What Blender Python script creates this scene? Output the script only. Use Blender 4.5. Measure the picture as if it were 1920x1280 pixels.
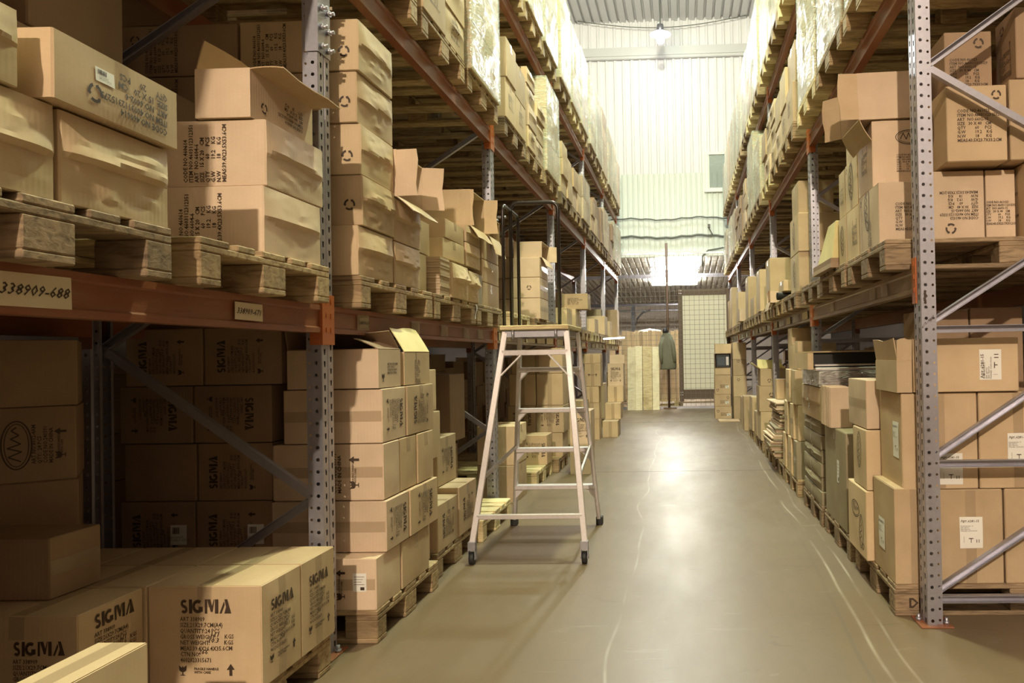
import bpy, bmesh, math, random
from mathutils import Vector, Matrix, Euler, noise
for o in list(bpy.data.objects): bpy.data.objects.remove(o, do_unlink=True)
S = bpy.context.scene
COL = S.collection
# ------------------------------------------------------------------ camera
F_PX, PPX, PPY = 1397.0, 1231.0, 651.5          # focal length and principal point of the photo (1920x1280)
YAW, PITCH, ROLL, CAM_H = .0375, .0099, .0183, 1.2325
cam_d = bpy.data.cameras.new('camera'); cam = bpy.data.objects.new('camera', cam_d); COL.objects.link(cam)
cam_d.sensor_width = 36; cam_d.lens = F_PX/1920*36
cam_d.shift_x = -(PPX-960)/1920; cam_d.shift_y = (PPY-640)/1920
cam_d.clip_start = .05; cam_d.clip_end = 100
cyw, syw = math.cos(YAW), math.sin(YAW)
Fw = Vector((-syw, cyw, 0)); Rt = Vector((cyw, syw, 0)); Up = Vector((0, 0, 1))
F2 = Fw*math.cos(PITCH)+Up*math.sin(PITCH); U2 = Up*math.cos(PITCH)-Fw*math.sin(PITCH)
R3 = Rt*math.cos(ROLL)-U2*math.sin(ROLL); U3 = U2*math.cos(ROLL)+Rt*math.sin(ROLL)
M = Matrix((R3, U3, -F2)).transposed().to_4x4(); M.translation = Vector((0, 0, CAM_H))
cam.matrix_world = M; S.camera = cam
# ------------------------------------------------------------------ world, exposure, lamps
w = bpy.data.worlds.new('world'); S.world = w; w.use_nodes = True
w.node_tree.nodes['Background'].inputs[0].default_value = (1.0, .93, .84, 1)
w.node_tree.nodes['Background'].inputs[1].default_value = .004
S.view_settings.view_transform = 'Standard'; S.view_settings.look = 'None'; S.view_settings.gamma = 1
S.view_settings.use_curve_mapping = False; S.view_settings.exposure = 0.2
# lamps of the hall: a row of pendant high-bay lamps over the aisle (position, power, colour, size)
LAMPS = [((-.38, -9.5, 7.9), 6000, (1.0, .82, .60), .12, 'warm'),
         ((-.20, 5.3, 8.1), 1450, (.88, 1.0, .60), .16, 'cool'),
         ((-.30, 10.8, 8.1), 560, (.90, 1.0, .88), .16, 'cool'),
         ((-.40, 16.2, 8.1), 820, (.95, 1.0, .97), .12, 'flood')]

# ------------------------------------------------------------------ materials
def mat(name, rgb, rough=.6, metal=0.0, spec=.5):
    m = bpy.data.materials.new(name); m.use_nodes = True
    b = m.node_tree.nodes['Principled BSDF']
    b.inputs['Base Color'].default_value = (*rgb, 1); b.inputs['Roughness'].default_value = rough
    b.inputs['Metallic'].default_value = metal; b.inputs['Specular IOR Level'].default_value = spec
    return m
def N(m, t, **kw):
    n = m.node_tree.nodes.new(t)
    for k, v in kw.items(): setattr(n, k, v)
    return n
def L(m, a, b): m.node_tree.links.new(a, b)
def BS(m): return m.node_tree.nodes['Principled BSDF']
def ramp(m, fac, stops):
    r = N(m, 'ShaderNodeValToRGB'); L(m, fac, r.inputs[0]); e = r.color_ramp.elements
    while len(e) < len(stops): e.new(.5)
    for i, (p, c) in enumerate(stops): e[i].position = p; e[i].color = (*c, 1) if len(c) == 3 else c
    return r.outputs[0]
def noise_n(m, scale, vec=None, detail=4, rough=.55, dist=0):
    n = N(m, 'ShaderNodeTexNoise'); n.inputs['Scale'].default_value = scale; n.inputs['Detail'].default_value = detail
    n.inputs['Roughness'].default_value = rough; n.inputs['Distortion'].default_value = dist
    if vec is not None: L(m, vec, n.inputs['Vector'])
    return n.outputs['Fac']
def mapping(m, out, scale=(1, 1, 1), rot=(0, 0, 0)):
    mp = N(m, 'ShaderNodeMapping'); L(m, out, mp.inputs['Vector']); mp.inputs['Scale'].default_value = scale
    mp.inputs['Rotation'].default_value = rot; return mp.outputs[0]
def objco(m): return N(m, 'ShaderNodeTexCoord').outputs['Object']
def bump(m, h, strength=.2, dist=.01):
    b = N(m, 'ShaderNodeBump'); b.inputs['Strength'].default_value = strength; b.inputs['Distance'].default_value = dist
    L(m, h, b.inputs['Height']); L(m, b.outputs[0], BS(m).inputs['Normal'])
def mixc(m, fac, a, b, mode='MIX'):
    x = N(m, 'ShaderNodeMix', data_type='RGBA', blend_type=mode)
    if isinstance(fac, (int, float)): x.inputs[0].default_value = fac
    else: L(m, fac, x.inputs[0])
    for k, v in ((6, a), (7, b)):
        if isinstance(v, tuple): x.inputs[k].default_value = (*v, 1)
        else: L(m, v, x.inputs[k])
    return x.outputs[2]
def mathn(m, op, a, b=None, c=None):
    x = N(m, 'ShaderNodeMath', operation=op)
    for i, v in enumerate((a, b, c)):
        if v is None: continue
        if isinstance(v, (int, float)): x.inputs[i].default_value = v
        else: L(m, v, x.inputs[i])
    return x.outputs[0]

def make_cardboard(name, rgb, rough=.72, flute=True):
    m = mat(name, rgb, rough, 0, .3)
    co = objco(m)
    oi = N(m, 'ShaderNodeObjectInfo')
    big = noise_n(m, 3.2, co, 3)
    v = ramp(m, big, [(.3, (rgb[0]*.86, rgb[1]*.84, rgb[2]*.80)), (.7, (min(1, rgb[0]*1.1), min(1, rgb[1]*1.1), min(1, rgb[2]*1.1)))])
    fine = noise_n(m, 60, mapping(m, co, (1, 1, 3)), 2)
    v2 = mixc(m, mathn(m, 'MULTIPLY', fine, .18), v, (rgb[0]*.62, rgb[1]*.55, rgb[2]*.48))
    t = mathn(m, 'MULTIPLY_ADD', oi.outputs['Random'], .22, .88)
    cmb = N(m, 'ShaderNodeCombineColor'); [L(m, t, cmb.inputs[i]) for i in range(3)]
    L(m, mixc(m, 1.0, v2, cmb.outputs[0], 'MULTIPLY'), BS(m).inputs['Base Color'])
    if flute:
        wv = N(m, 'ShaderNodeTexWave', bands_direction='DIAGONAL'); wv.inputs['Scale'].default_value = 42; wv.inputs['Distortion'].default_value = .6
        L(m, mapping(m, co, (1, 1, 0)), wv.inputs['Vector'])
        hh = mathn(m, 'MULTIPLY_ADD', wv.outputs['Fac'], .12, mathn(m, 'MULTIPLY', noise_n(m, 9, co, 3), .9))
        bump(m, hh, .35, .004)
    return m
def make_wood(name, a, b, rough=.75):
    m = mat(name, a, rough, 0, .25); co = objco(m)
    oi = N(m, 'ShaderNodeObjectInfo')
    g = noise_n(m, 7, mapping(m, co, (1.2, 5, 8)), 4, .6, .6)
    c1 = ramp(m, g, [(.28, b), (.55, a), (.8, (a[0]*1.15, a[1]*1.12, a[2]*1.05))])
    k = noise_n(m, 3.0, co, 3)
    c2 = mixc(m, ramp(m, k, [(.52, (0, 0, 0)), (.7, (.55, .55, .55))]), c1, (b[0]*.7, b[1]*.65, b[2]*.6))
    t = mathn(m, 'MULTIPLY_ADD', oi.outputs['Random'], .35, .78)
    cmb = N(m, 'ShaderNodeCombineColor'); [L(m, t, cmb.inputs[i]) for i in range(3)]
    L(m, mixc(m, 1.0, c2, cmb.outputs[0], 'MULTIPLY'), BS(m).inputs['Base Color'])
    bump(m, g, .5, .004)
    return m
MT = {}
MT['tan'] = make_cardboard('cardboard_tan', (.56, .42, .275))
MT['sand'] = make_cardboard('cardboard_sand', (.65, .50, .325))
MT['brown'] = make_cardboard('cardboard_brown_and_shaded', (.34, .235, .155))  # darker cardboard; also puts shade into the colour of cartons deep in racks
MT['pink'] = make_cardboard('cardboard_light', (.67, .52, .385))
MT['inner'] = make_cardboard('cardboard_inside', (.52, .37, .23))
MT['yellow'] = make_cardboard('pale_yellow_board', (.83, .72, .37), .55, False)
MT['grey'] = make_cardboard('cardboard_grey_brown', (.33, .28, .19), .6)
MT['wood'] = make_wood('pallet_wood', (.46, .34, .20), (.22, .14, .08))
MT['wood_new'] = make_wood('pallet_wood_pale', (.78, .66, .40), (.55, .42, .22))
MT['wood_old'] = make_wood('pallet_wood_weathered', (.34, .245, .155), (.14, .095, .06))
MT['ink'] = mat('print_ink', (.055, .032, .02), .6)
MT['ink_brown'] = mat('print_ink_faded', (.17, .09, .05), .7)
MT['paper'] = mat('label_paper', (.82, .80, .76), .5)
MT['paper_cream'] = mat('label_paper_cream', (.72, .60, .42), .55)
MT['rubber'] = mat('black_rubber', (.02, .02, .02), .6)
MT['black'] = mat('black_lining', (.012, .011, .011), .5)
m = mat('packing_tape', (.54, .41, .27), .18, 0, .6); BS(m).inputs['Alpha'].default_value = .45; bump(m, noise_n(m, 25, objco(m), 3), .4, .003); MT['tape'] = m
def galv(name, rgb, metal=.75, rough=.38):
    m = mat(name, rgb, rough, metal); co = objco(m)
    v = N(m, 'ShaderNodeTexVoronoi'); v.inputs['Scale'].default_value = 55; L(m, co, v.inputs['Vector'])
    c = mixc(m, mathn(m, 'MULTIPLY', v.outputs['Distance'], .35), rgb, (rgb[0]*.7, rgb[1]*.7, rgb[2]*.75))
    n = noise_n(m, 4, mapping(m, co, (1, 1, .4)), 4)
    c = mixc(m, ramp(m, n, [(.45, (0, 0, 0)), (.75, (.5, .5, .5))]), c, (rgb[0]*.6, rgb[1]*.58, rgb[2]*.58))
    L(m, c, BS(m).inputs['Base Color'])
    L(m, ramp(m, n, [(.3, (rough*.8,)*3), (.8, (rough*1.5,)*3)]), BS(m).inputs['Roughness'])
    return m
MT['galv'] = galv('galvanised_steel', (.48, .475, .55))
MT['alu'] = galv('ladder_aluminium', (.74, .69, .70), .45, .42)
def painted(name, rgb, dust=(.42, .32, .22), rough=.36):
    m = mat(name, rgb, rough, 0, .5); co = objco(m)
    n = noise_n(m, 3.5, mapping(m, co, (1, .5, 3)), 5, .6)
    n2 = noise_n(m, 30, mapping(m, co, (1, .25, 2)), 3)
    c = mixc(m, ramp(m, n, [(.45, (0, 0, 0)), (.72, (.45, .45, .45))]), rgb, dust)
    c = mixc(m, ramp(m, n2, [(.6, (0, 0, 0)), (.75, (.35, .35, .35))]), c, (rgb[0]*.4, rgb[1]*.4, rgb[2]*.4))
    L(m, c, BS(m).inputs['Base Color']); bump(m, n2, .15, .002)
    return m
MT['orange'] = painted('rack_orange_paint', (.46, .12, .035), (.40, .20, .10))
MT['rust'] = painted('rack_brown_paint', (.25, .078, .035), (.36, .22, .14))
MT['dusty'] = painted('rack_dusty_beam', (.25, .15, .09), (.40, .32, .22))
MT['handrail'] = mat('black_tube', (.025, .018, .016), .3, .3)
MT['sigwhite'] = mat('white_board', (.86, .83, .70), .55)
MT['ply'] = make_wood('pale_plywood', (.84, .77, .55), (.74, .64, .42))
MT['plastic_dark'] = mat('dark_plastic', (.03, .03, .035), .35)
# stretch film: a thin clear skin that glints
def film(name, tint, alpha, rough=.16):
    m = bpy.data.materials.new(name); m.use_nodes = True; nt = m.node_tree; b = BS(m)
    b.inputs['Base Color'].default_value = (*tint, 1); b.inputs['Roughness'].default_value = rough
    b.inputs['Specular IOR Level'].default_value = 1.0
    co = objco(m)
    n = noise_n(m, 11, mapping(m, co, (1, 1.0, 3.0), (.5, .3, 0)), 4, .6, 1.5)
    bump(m, n, .9, .03)
    L(m, ramp(m, n, [(.35, (alpha*.55,)*3), (.62, (alpha*1.3,)*3)]), b.inputs['Alpha'])
    return m
MT['film'] = film('stretch_film', (.80, .92, .82), .34)
MT['film_thin'] = film('stretch_film_thin', (.85, .85, .80), .22, .12)
MT['silver'] = film('silver_wrap', (.50, .45, .44), .95, .2)

# ------------------------------------------------------------------ helpers
def tag(o, label=None, cat=None, group=None, kind=None):
    if label: o['label'] = label
    if cat: o['category'] = cat
    if group: o['group'] = group
    if kind: o['kind'] = kind
    return o
def empty(name, loc=(0, 0, 0), rz=0.0):
    o = bpy.data.objects.new(name, None); COL.objects.link(o); o.location = loc; o.rotation_euler = (0, 0, rz)
    o.empty_display_size = .05; return o
def link(name, me, parent=None, loc=None, rot=None):
    o = bpy.data.objects.new(name, me); COL.objects.link(o)
    if parent: o.parent = parent
    if loc is not None: o.location = loc
    if rot is not None: o.rotation_euler = rot
    return o
class MB:
    """collects shapes for ONE mesh"""
    def __init__(s): s.v = []; s.f = []; s.smooth = set()
    def box(s, x0, x1, y0, y1, z0, z1, mtx=None):
        b = len(s.v)
        P = [(x0, y0, z0), (x1, y0, z0), (x1, y1, z0), (x0, y1, z0), (x0, y0, z1), (x1, y0, z1), (x1, y1, z1), (x0, y1, z1)]
        if mtx: P = [tuple(mtx @ Vector(p)) for p in P]
        s.v += P
        s.f += [(b, b+3, b+2, b+1), (b+4, b+5, b+6, b+7), (b, b+1, b+5, b+4), (b+1, b+2, b+6, b+5), (b+2, b+3, b+7, b+6), (b+3, b, b+4, b+7)]
        return s
    def bar(s, p, q, w, h, up=(0, 0, 1)):
        p = Vector(p); q = Vector(q); d = q-p; l = d.length; d.normalize(); u = Vector(up)
        a = d.cross(u); a.normalize(); u = a.cross(d)
        m = Matrix((a, d, u)).transposed().to_4x4(); m.translation = p
        return s.box(-w/2, w/2, 0, l, -h/2, h/2, m)
    def channel(s, p, q, w, h, t=.003, up=(0, 0, 1)):
        """U channel bar, open along +a"""
        p = Vector(p); q = Vector(q); d = q-p; l = d.length; d.normalize(); u = Vector(up)
        a = d.cross(u); a.normalize(); u = a.cross(d)
        m = Matrix((a, d, u)).transposed().to_4x4(); m.translation = p
        s.box(-w/2, -w/2+t, 0, l, -h/2, h/2, m); s.box(-w/2+t, w/2, 0, l, h/2-t, h/2, m); s.box(-w/2+t, w/2, 0, l, -h/2, -h/2+t, m)
        return s
    def cyl(s, p, q, r, n=12, r2=None):
        p = Vector(p); q = Vector(q); d = (q-p).normalized(); a = d.orthogonal().normalized(); c = d.cross(a); b = len(s.v)
        r2 = r if r2 is None else r2
        for e, rr in ((p, r), (q, r2)):
            for i in range(n):
                t = 2*math.pi*i/n; s.v.append(tuple(e+a*math.cos(t)*rr+c*math.sin(t)*rr))
        for i in range(n):
            j = (i+1) % n; s.f.append((b+i, b+j, b+n+j, b+n+i)); s.smooth.add(len(s.f)-1)
        s.f.append(tuple(b+i for i in reversed(range(n)))); s.f.append(tuple(b+n+i for i in range(n)))
        return s
    def tube(s, pts, r, n=10):
        pts = [Vector(p) for p in pts]; b = len(s.v); a = None
        for k, p in enumerate(pts):
            d = (pts[min(k+1, len(pts)-1)]-pts[max(k-1, 0)]).normalized()
            if a is None: a = d.orthogonal().normalized()
            a = (a-d*a.dot(d)).normalized(); c = d.cross(a)
            for i in range(n):
                t = 2*math.pi*i/n; s.v.append(tuple(p+a*math.cos(t)*r+c*math.sin(t)*r))
        for k in range(len(pts)-1):
            for i in range(n):
                j = (i+1) % n; s.f.append((b+k*n+i, b+k*n+j, b+(k+1)*n+j, b+(k+1)*n+i)); s.smooth.add(len(s.f)-1)
        s.f.append(tuple(b+i for i in reversed(range(n)))); e = b+(len(pts)-1)*n; s.f.append(tuple(e+i for i in range(n)))
        return s
    def raw(s, v, f):
        b = len(s.v); s.v += [tuple(x) for x in v]; s.f += [tuple(i+b for i in q) for q in f]; return s
    def mesh(s, name, m, bevel=0):
        me = bpy.data.meshes.new(name); me.from_pydata(s.v, [], s.f); me.validate()
        for i, p in enumerate(me.polygons):
            if i in s.smooth: p.use_smooth = True
        if m: me.materials.append(m)
        if bevel:
            bm = bmesh.new(); bm.from_mesh(me)
            ed = [e for e in bm.edges if len(e.link_faces) == 2 and e.calc_face_angle(0) > .6]
            bmesh.ops.bevel(bm, geom=ed, offset=bevel, segments=1, affect='EDGES', clamp_overlap=True); bm.to_mesh(me); bm.free()
        return me
    def build(s, name, m, parent=None, bevel=0, loc=None): return link(name, s.mesh(name, m, bevel), parent, loc)

RND = random.Random(7)
ORD = ['first', 'second', 'third', 'fourth', 'fifth', 'sixth', 'seventh', 'eighth', 'ninth', 'tenth', 'eleventh', 'twelfth', 'thirteenth', 'fourteenth', 'fifteenth', 'sixteenth', 'seventeenth', 'eighteenth', 'nineteenth', 'twentieth',
       'twenty-first', 'twenty-second', 'twenty-third', 'twenty-fourth', 'twenty-fifth', 'twenty-sixth', 'twenty-seventh', 'twenty-eighth', 'twenty-ninth', 'thirtieth']

# ---- carton surface: six faces, each a displaced grid; decals are laid on the same surface
class Carton:
    AX = {'F': ((1, 0, 0), (0, 0, 1), (0, -1, 0)), 'K': ((-1, 0, 0), (0, 0, 1), (0, 1, 0)), 'A': ((0, 1, 0), (0, 0, 1), (1, 0, 0)),
          'B': ((0, -1, 0), (0, 0, 1), (-1, 0, 0)), 'T': ((1, 0, 0), (0, 1, 0), (0, 0, 1)), 'U': ((1, 0, 0), (0, -1, 0), (0, 0, -1))}
    def __init__(s, dx, dy, dz, seed=0, bulge=.003, crease=None, ca=.012, nz=.0015):
        s.h = Vector((dx/2, dy/2, dz/2)); s.seed = seed; s.bulge = bulge; s.crease = crease or ''; s.ca = ca; s.nz = nz
    def size(s, f):
        a, b, n = Carton.AX[f]; return abs(Vector(a).dot(s.h))*2, abs(Vector(b).dot(s.h))*2
    def at(s, f, u, v, off=0):
        """u,v in -1..1 on face f"""
        a, b, n = (Vector(q) for q in Carton.AX[f])
        p = a*abs(a.dot(s.h))*u + b*abs(b.dot(s.h))*v + n*abs(n.dot(s.h))
        k = (1-min(1, abs(u))**4)*(1-min(1, abs(v))**4)
        if f == 'U': p = p+n*off; p.z += s.h.z; return p
        d = s.bulge*(1-u*u)*(1-v*v)*(.15 if f == 'T' else 1)
        d += s.nz*noise.noise(Vector((p.x*7+s.seed*3.1, p.y*7+s.seed, p.z*7)))*k*(.6 if f == 'T' else 3)
        if f in s.crease:
            v0 = .06+.16*noise.noise(Vector((u*1.4, s.seed*1.7, 0)))
            t = v-v0
            c = max(0, 1-t/(1-v0))**1.2 if t > 0 else max(0, 1+t*14)
            d += s.ca*c*(1-min(1, abs(u))**8)
            d += .35*s.ca*noise.noise(Vector((u*3+s.seed, v*5, s.seed)))*k
        p = p+n*(d+off); p.z += s.h.z
        return p
    def body(s, n=8):
        V = []; F = []; e = .02
        t = [-1, -1+e]+[-1+2*i/n for i in range(1, n)]+[1-e, 1]
        for f in 'FKABTU':
            b = len(V); m = len(t)
            for j in range(m):
                for i in range(m):
                    p = s.at(f, t[i], t[j])
                    ex = (i in (0, m-1)) + (j in (0, m-1))
                    if ex:
                        c = Vector((0, 0, s.h.z)); q = p-c; r = .0022
                        for ax in range(3):
                            if abs(abs(q[ax])-s.h[ax]) < 1e-4: q[ax] -= math.copysign(r, q[ax])
                        p = c+q
                    V.append(p)
            for j in range(m-1):
                for i in range(m-1):
                    a = b+j*m+i; F.append((a, a+1, a+m+1, a+m))
        me = bpy.data.meshes.new('carton'); me.from_pydata([tuple(p) for p in V], [], F)
        bm = bmesh.new(); bm.from_mesh(me); bmesh.ops.remove_doubles(bm, verts=bm.verts, dist=.0004)
        bmesh.ops.recalc_face_normals(bm, faces=bm.faces)
        for e_ in bm.edges: e_.smooth = not (len(e_.link_faces) == 2 and e_.calc_face_angle(0) > .22)
        bm.to_mesh(me); bm.free()
        for p in me.polygons: p.use_smooth = True
        return me
    def strip(s, mb, f, u0, u1, v0, v1, off=.0006, nu=2, nv=8):
        b = len(mb.v)
        for j in range(nv+1):
            for i in range(nu+1):
                mb.v.append(tuple(s.at(f, u0+(u1-u0)*i/nu, v0+(v1-v0)*j/nv, off)))
        for j in range(nv):
            for i in range(nu):
                a = b+j*(nu+1)+i; mb.f.append((a, a+1, a+nu+2, a+nu+1)); mb.smooth.add(len(mb.f)-1)
    def decal(s, mb, f, vf, cu, cv, rot=0, off=.0022):
        """lay 2-D shapes (metres) on face f centred at cu,cv (metres from the face centre), turned by rot degrees"""
        V, Fc = vf; W, H = s.size(f); c, n = math.cos(math.radians(rot)), math.sin(math.radians(rot)); b = len(mb.v)
        for x, y in V:
            X = cu+x*c-y*n; Y = cv+x*n+y*c
            mb.v.append(tuple(s.at(f, max(-.995, min(.995, X/(W/2))), max(-.995, min(.995, Y/(H/2))), off)))
        mb.f += [tuple(i+b for i in q) for q in Fc]

_tx = {}
def text2d(body, size=1.0, bold=0.0, sx=1.0, align='LEFT', shear=0.0):
    k = (body, round(bold, 4), align, shear)
    if k not in _tx:
        cu = bpy.data.curves.new('lettering', 'FONT'); cu.body = body; cu.align_x = align; cu.offset = bold; cu.resolution_u = 1; cu.shear = shear
        cu.space_line = .95
        o = bpy.data.objects.new('lettering', cu); COL.objects.link(o)
        dg = bpy.context.evaluated_depsgraph_get(); me = bpy.data.meshes.new_from_object(o.evaluated_get(dg))
        _tx[k] = ([(v.co.x, v.co.y) for v in me.vertices], [tuple(p.vertices) for p in me.polygons])
        bpy.data.objects.remove(o, do_unlink=True); bpy.data.curves.remove(cu); bpy.data.meshes.remove(me)
    V, F = _tx[k]
    xs = [v[0] for v in V]; ys = [v[1] for v in V]; cx = (min(xs)+max(xs))/2; cy = (min(ys)+max(ys))/2
    return [((x-cx)*size*sx, (y-cy)*size) for x, y in V], F
def merge(*parts):
    V = []; F = []
    for (v, f), dx, dy in parts:
        b = len(V); V += [(x+dx, y+dy) for x, y in v]; F += [tuple(i+b for i in q) for q in f]
    return V, F
def poly(*rings):
    V = []; F = []
    for r in rings: b = len(V); V += r; F.append(tuple(range(b, b+len(r))))
    return V, F
def recycle(r):
    V = []; F = []
    for k in range(3):
        a0 = math.radians(90+k*120+12); a1 = math.radians(90+k*120+84); b = len(V); n = 5
        for i in range(n+1):
            a = a0+(a1-a0)*i/n
            V += [(math.cos(a)*r, math.sin(a)*r), (math.cos(a)*r*.66, math.sin(a)*r*.66)]
        F += [(b+2*i, b+2*i+1, b+2*i+3, b+2*i+2) for i in range(n)]
        b = len(V); aa = a1; ab = a1+.42
        V += [(math.cos(aa)*r*1.14, math.sin(aa)*r*1.14), (math.cos(aa)*r*.52, math.sin(aa)*r*.52), (math.cos(ab)*r*.83, math.sin(ab)*r*.83)]; F.append((b, b+1, b+2))
    return V, F
def arrow_up(h):
    w = h*.34
    return poly([(-w*.35, -h/2), (w*.35, -h/2), (w*.35, 0), (-w*.35, 0)], [(-w, 0), (w, 0), (0, h/2)])
def glass(h):
    w = h*.4
    return poly([(-w, h/2), (-w*.9, 0), (-w*.4, -h*.15), (w*.4, -h*.15), (w*.9, 0), (w, h/2), (w*.2, h*.28), (0, h*.45), (-w*.3, h*.25)], [(-w*.15, -h*.15), (-w*.15, -h*.42), (w*.15, -h*.42), (w*.15, -h*.15)], [(-w*.6, -h*.42), (-w*.6, -h*.5), (w*.6, -h*.5), (w*.6, -h*.42)])
def ring(rx, ry, t, n=28):
    V = []; F = []
    for i in range(n):
        a = 2*math.pi*i/n; V += [(math.cos(a)*rx, math.sin(a)*ry), (math.cos(a)*(rx-t), math.sin(a)*(ry-t))]
    for i in range(n): j = (i+1) % n; F.append((2*i, 2*j, 2*j+1, 2*i+1))
    return V, F
def stroke(pts, w):
    V = []; F = []
    for i in range(len(pts)-1):
        a = Vector(pts[i]); b = Vector(pts[i+1]); d = (b-a); n = Vector((-d.y, d.x)); n = n.normalized()*w/2 if n.length > 0 else Vector((0, w/2)); k = len(V)
        V += [tuple(a-n), tuple(b-n), tuple(b+n), tuple(a+n)]; F.append((k, k+1, k+2, k+3))
    return V, F
def sigma_word(h):
    def arcp(cx, cy, r, a0, a1, n=10): return [(cx+r*math.cos(math.radians(a0+(a1-a0)*i/n)), cy+r*math.sin(math.radians(a0+(a1-a0)*i/n))) for i in range(n+1)]
    parts = []
    parts.append((stroke(arcp(.30, .70, .20, 35, 250)+arcp(.30, .29, .20, 80, -150), .21), 0, 0))
    parts.append((poly([(0, 0), (.27, 0), (.27, 1), (0, 1)]), .72, 0))
    parts.append((stroke(arcp(.38, .5, .37, 55, 320, 16), .24), 1.10, 0)); parts.append((poly([(.45, .12), (.80, .12), (.80, .48), (.45, .48)]), 1.10, 0))
    parts.append((poly([(0, 0), (.19, 0), (.19, 1), (0, 1)], [(.19, 1), (.46, 1), (.62, .52), (.76, 1), (.81, 1), (.66, .12), (.50, .12)], [(.86, 0), (1.14, 0), (1.14, 1), (.86, 1)]), 2.08, 0))
    parts.append((poly([(0, 0), (.17, 0), (.44, .62), (.38, .85)], [(.40, .0), (.98, 0), (.66, 1), (.42, 1), (.56, .45)]), 3.32, 0))
    V, F = merge(*parts); w = 4.3
    return [((x-w/2)*h*.86, (y-.5)*h) for x, y in V], F
SIGTXT = "ART 338909\nSIZE:21X29.7CM(A4)\nQUANTITY:24 PCS\nGROSS WEIGHT:      KGS\nNET WEIGHT:          KGS\nMEAS:39.4X26.4X35.6CM\nCTN NO.\n4602023315671"
def print_sigma(s=1.0):
    body = text2d(SIGTXT, .0205*s, .012, .82)
    return merge((sigma_word(.047*s), 0, .105*s), (body, .002*s, -.005*s),
                 (text2d('111', .022*s, .012, 1, 'LEFT', .3), .032*s, .012*s), (text2d('10.3', .022*s, .012, 1, 'LEFT', .3), .028*s, -.007*s), (text2d('266', .022*s, .012, 1, 'LEFT', .3), -.01*s, -.045*s),
                 (glass(.034*s), -.082*s, -.108*s), (arrow_up(.04*s), .083*s, -.106*s), (text2d('FRAGILE HANDLE\nWITH CARE', .012*s, .02, .9), -.0*s, -.108*s))
def print_code(s=1.0, code='460614', item='4603112315275', art='6602-6', size='15 X 20', qty='20'):
    return text2d("CODE NO.%s\nITEM NO.%s\nART  NO.%s\nSIZE  %s   CM\nQTY      %s     PCS" % (code, item, art, size, qty), .028*s, .02, .95)
def print_code8(s=1.0, code='460614', item='4603112312351', art='6604-6', size='15 X 20', meas='39.4X23.5X53.6CM'):
    return text2d("CODE NO.%s\nITEM NO.%s\nART  NO.%s\nSIZE   %s   CM\nQTY        60     PCS\nG.W        19.2    KG\nN.W        18      KG\nMEAS:%s" % (code, item, art, size, meas), .0205*s, .02, .92)
def print_oval(s=1.0):
    sq = [(-.05, -.01), (-.035, .02), (-.02, -.012), (-.008, .022), (.004, -.01), (.02, .014), (.03, -.006), (.045, .012), (.055, 0)]
    return merge((ring(.075*s, .038*s, .004*s), 0, 0), (ring(.066*s, .03*s, .0025*s), 0, 0), (stroke([(x*s, y*s) for x, y in sq], .004*s), 0, 0))
PRINTS = {
 'sigma': lambda k: print_sigma(k), 'code': lambda k: print_code(k), 'code8': lambda k: print_code8(k),
 'codeR': lambda k: print_code8(k, '461023', '4603112315329', '6602-15', '30 X 40', '43.5X23.7X33.2CM'),
 'recycle': lambda k: recycle(.032*k), 'oval': lambda k: print_oval(k), 'arrow': lambda k: arrow_up(.06*k), 'glass': lambda k: glass(.055*k),
 'fragile': lambda k: merge((glass(.045*k), -.06*k, 0), (arrow_up(.05*k), .06*k, 0), (text2d('FRAGILE HANDLE\nWITH CARE', .013*k, .02), 0, 0)),
 'lines': lambda k: text2d("ART NO.6012-4AM\nQTY:  24 PCS\nCODE NO.240391\nMADE IN CHINA", .021*k, .02),
 'hand': lambda k: text2d('#162', .045*k, .03, 1, 'LEFT', .3),
}
_cm = {}
def carton(name, label, group, x0, x1, y0, y1, z0, z1, tone='tan', rz=0.0, prints=(), tape='T', crease='', ca=.012, bulge=.003, n=8, labels=(), rx=0.0, cat='carton', seed=None):
    dx, dy, dz = x1-x0, y1-y0, z1-z0
    if seed is None: seed = RND.randint(0, 9999)
    c = Carton(dx, dy, dz, seed, bulge, crease, ca)
    rich = tape or prints or labels
    loc = ((x0+x1)/2, (y0+y1)/2, z0)
    root = link(name, c.body(max(n, 18) if crease and n > 6 else n), None, loc, (rx, 0, rz)); root.data.materials.append(MT[tone])
    tag(root, label, cat, group)
    def tp(*a):
        mb = MB(); c.strip(mb, *a); mb.build('packing_tape', MT['tape'], root)
    wy = min(.9, .024/(dy/2)); wx = min(.9, .024/(dx/2)); wz = min(.9, .024/(dz/2)); hv = min(.9, .07/dz*2); al = 'A' if x1 < 0 else 'B'
    if 'T' in tape: tp('T', -.97, .97, -wy, wy, .0008, 10, 2); tp(al, -wy, wy, 1-hv, .985, .0008)
    if 't' in tape: tp('T', -wx, wx, -.97, .97, .0008, 2, 10); tp('F', -wx, wx, 1-hv, .985, .0008)
    if 'V' in tape: tp('F', -wx, wx, -.98, .98, .0008)
    if 'H' in tape: tp('F', -.98, .98, -wz, wz, .0008, 8, 2)
    if 'h' in tape: tp(al, -.98, .98, -wz, wz, .0008, 8, 2)
    if 'v' in tape: tp(al, -wy, wy, -.98, .98, .0008)
    for (f, kind, cu, cv, k, rot) in prints:
        mb = MB(); c.decal(mb, f, PRINTS[kind](k), cu, cv, rot, .0016); mb.build('printing', MT['ink'], root)
    for (f, kind, cu, cv, w, h, rot) in labels:
        sticker(root, c, f, kind, cu, cv, w, h, rot)
    return root
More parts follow.
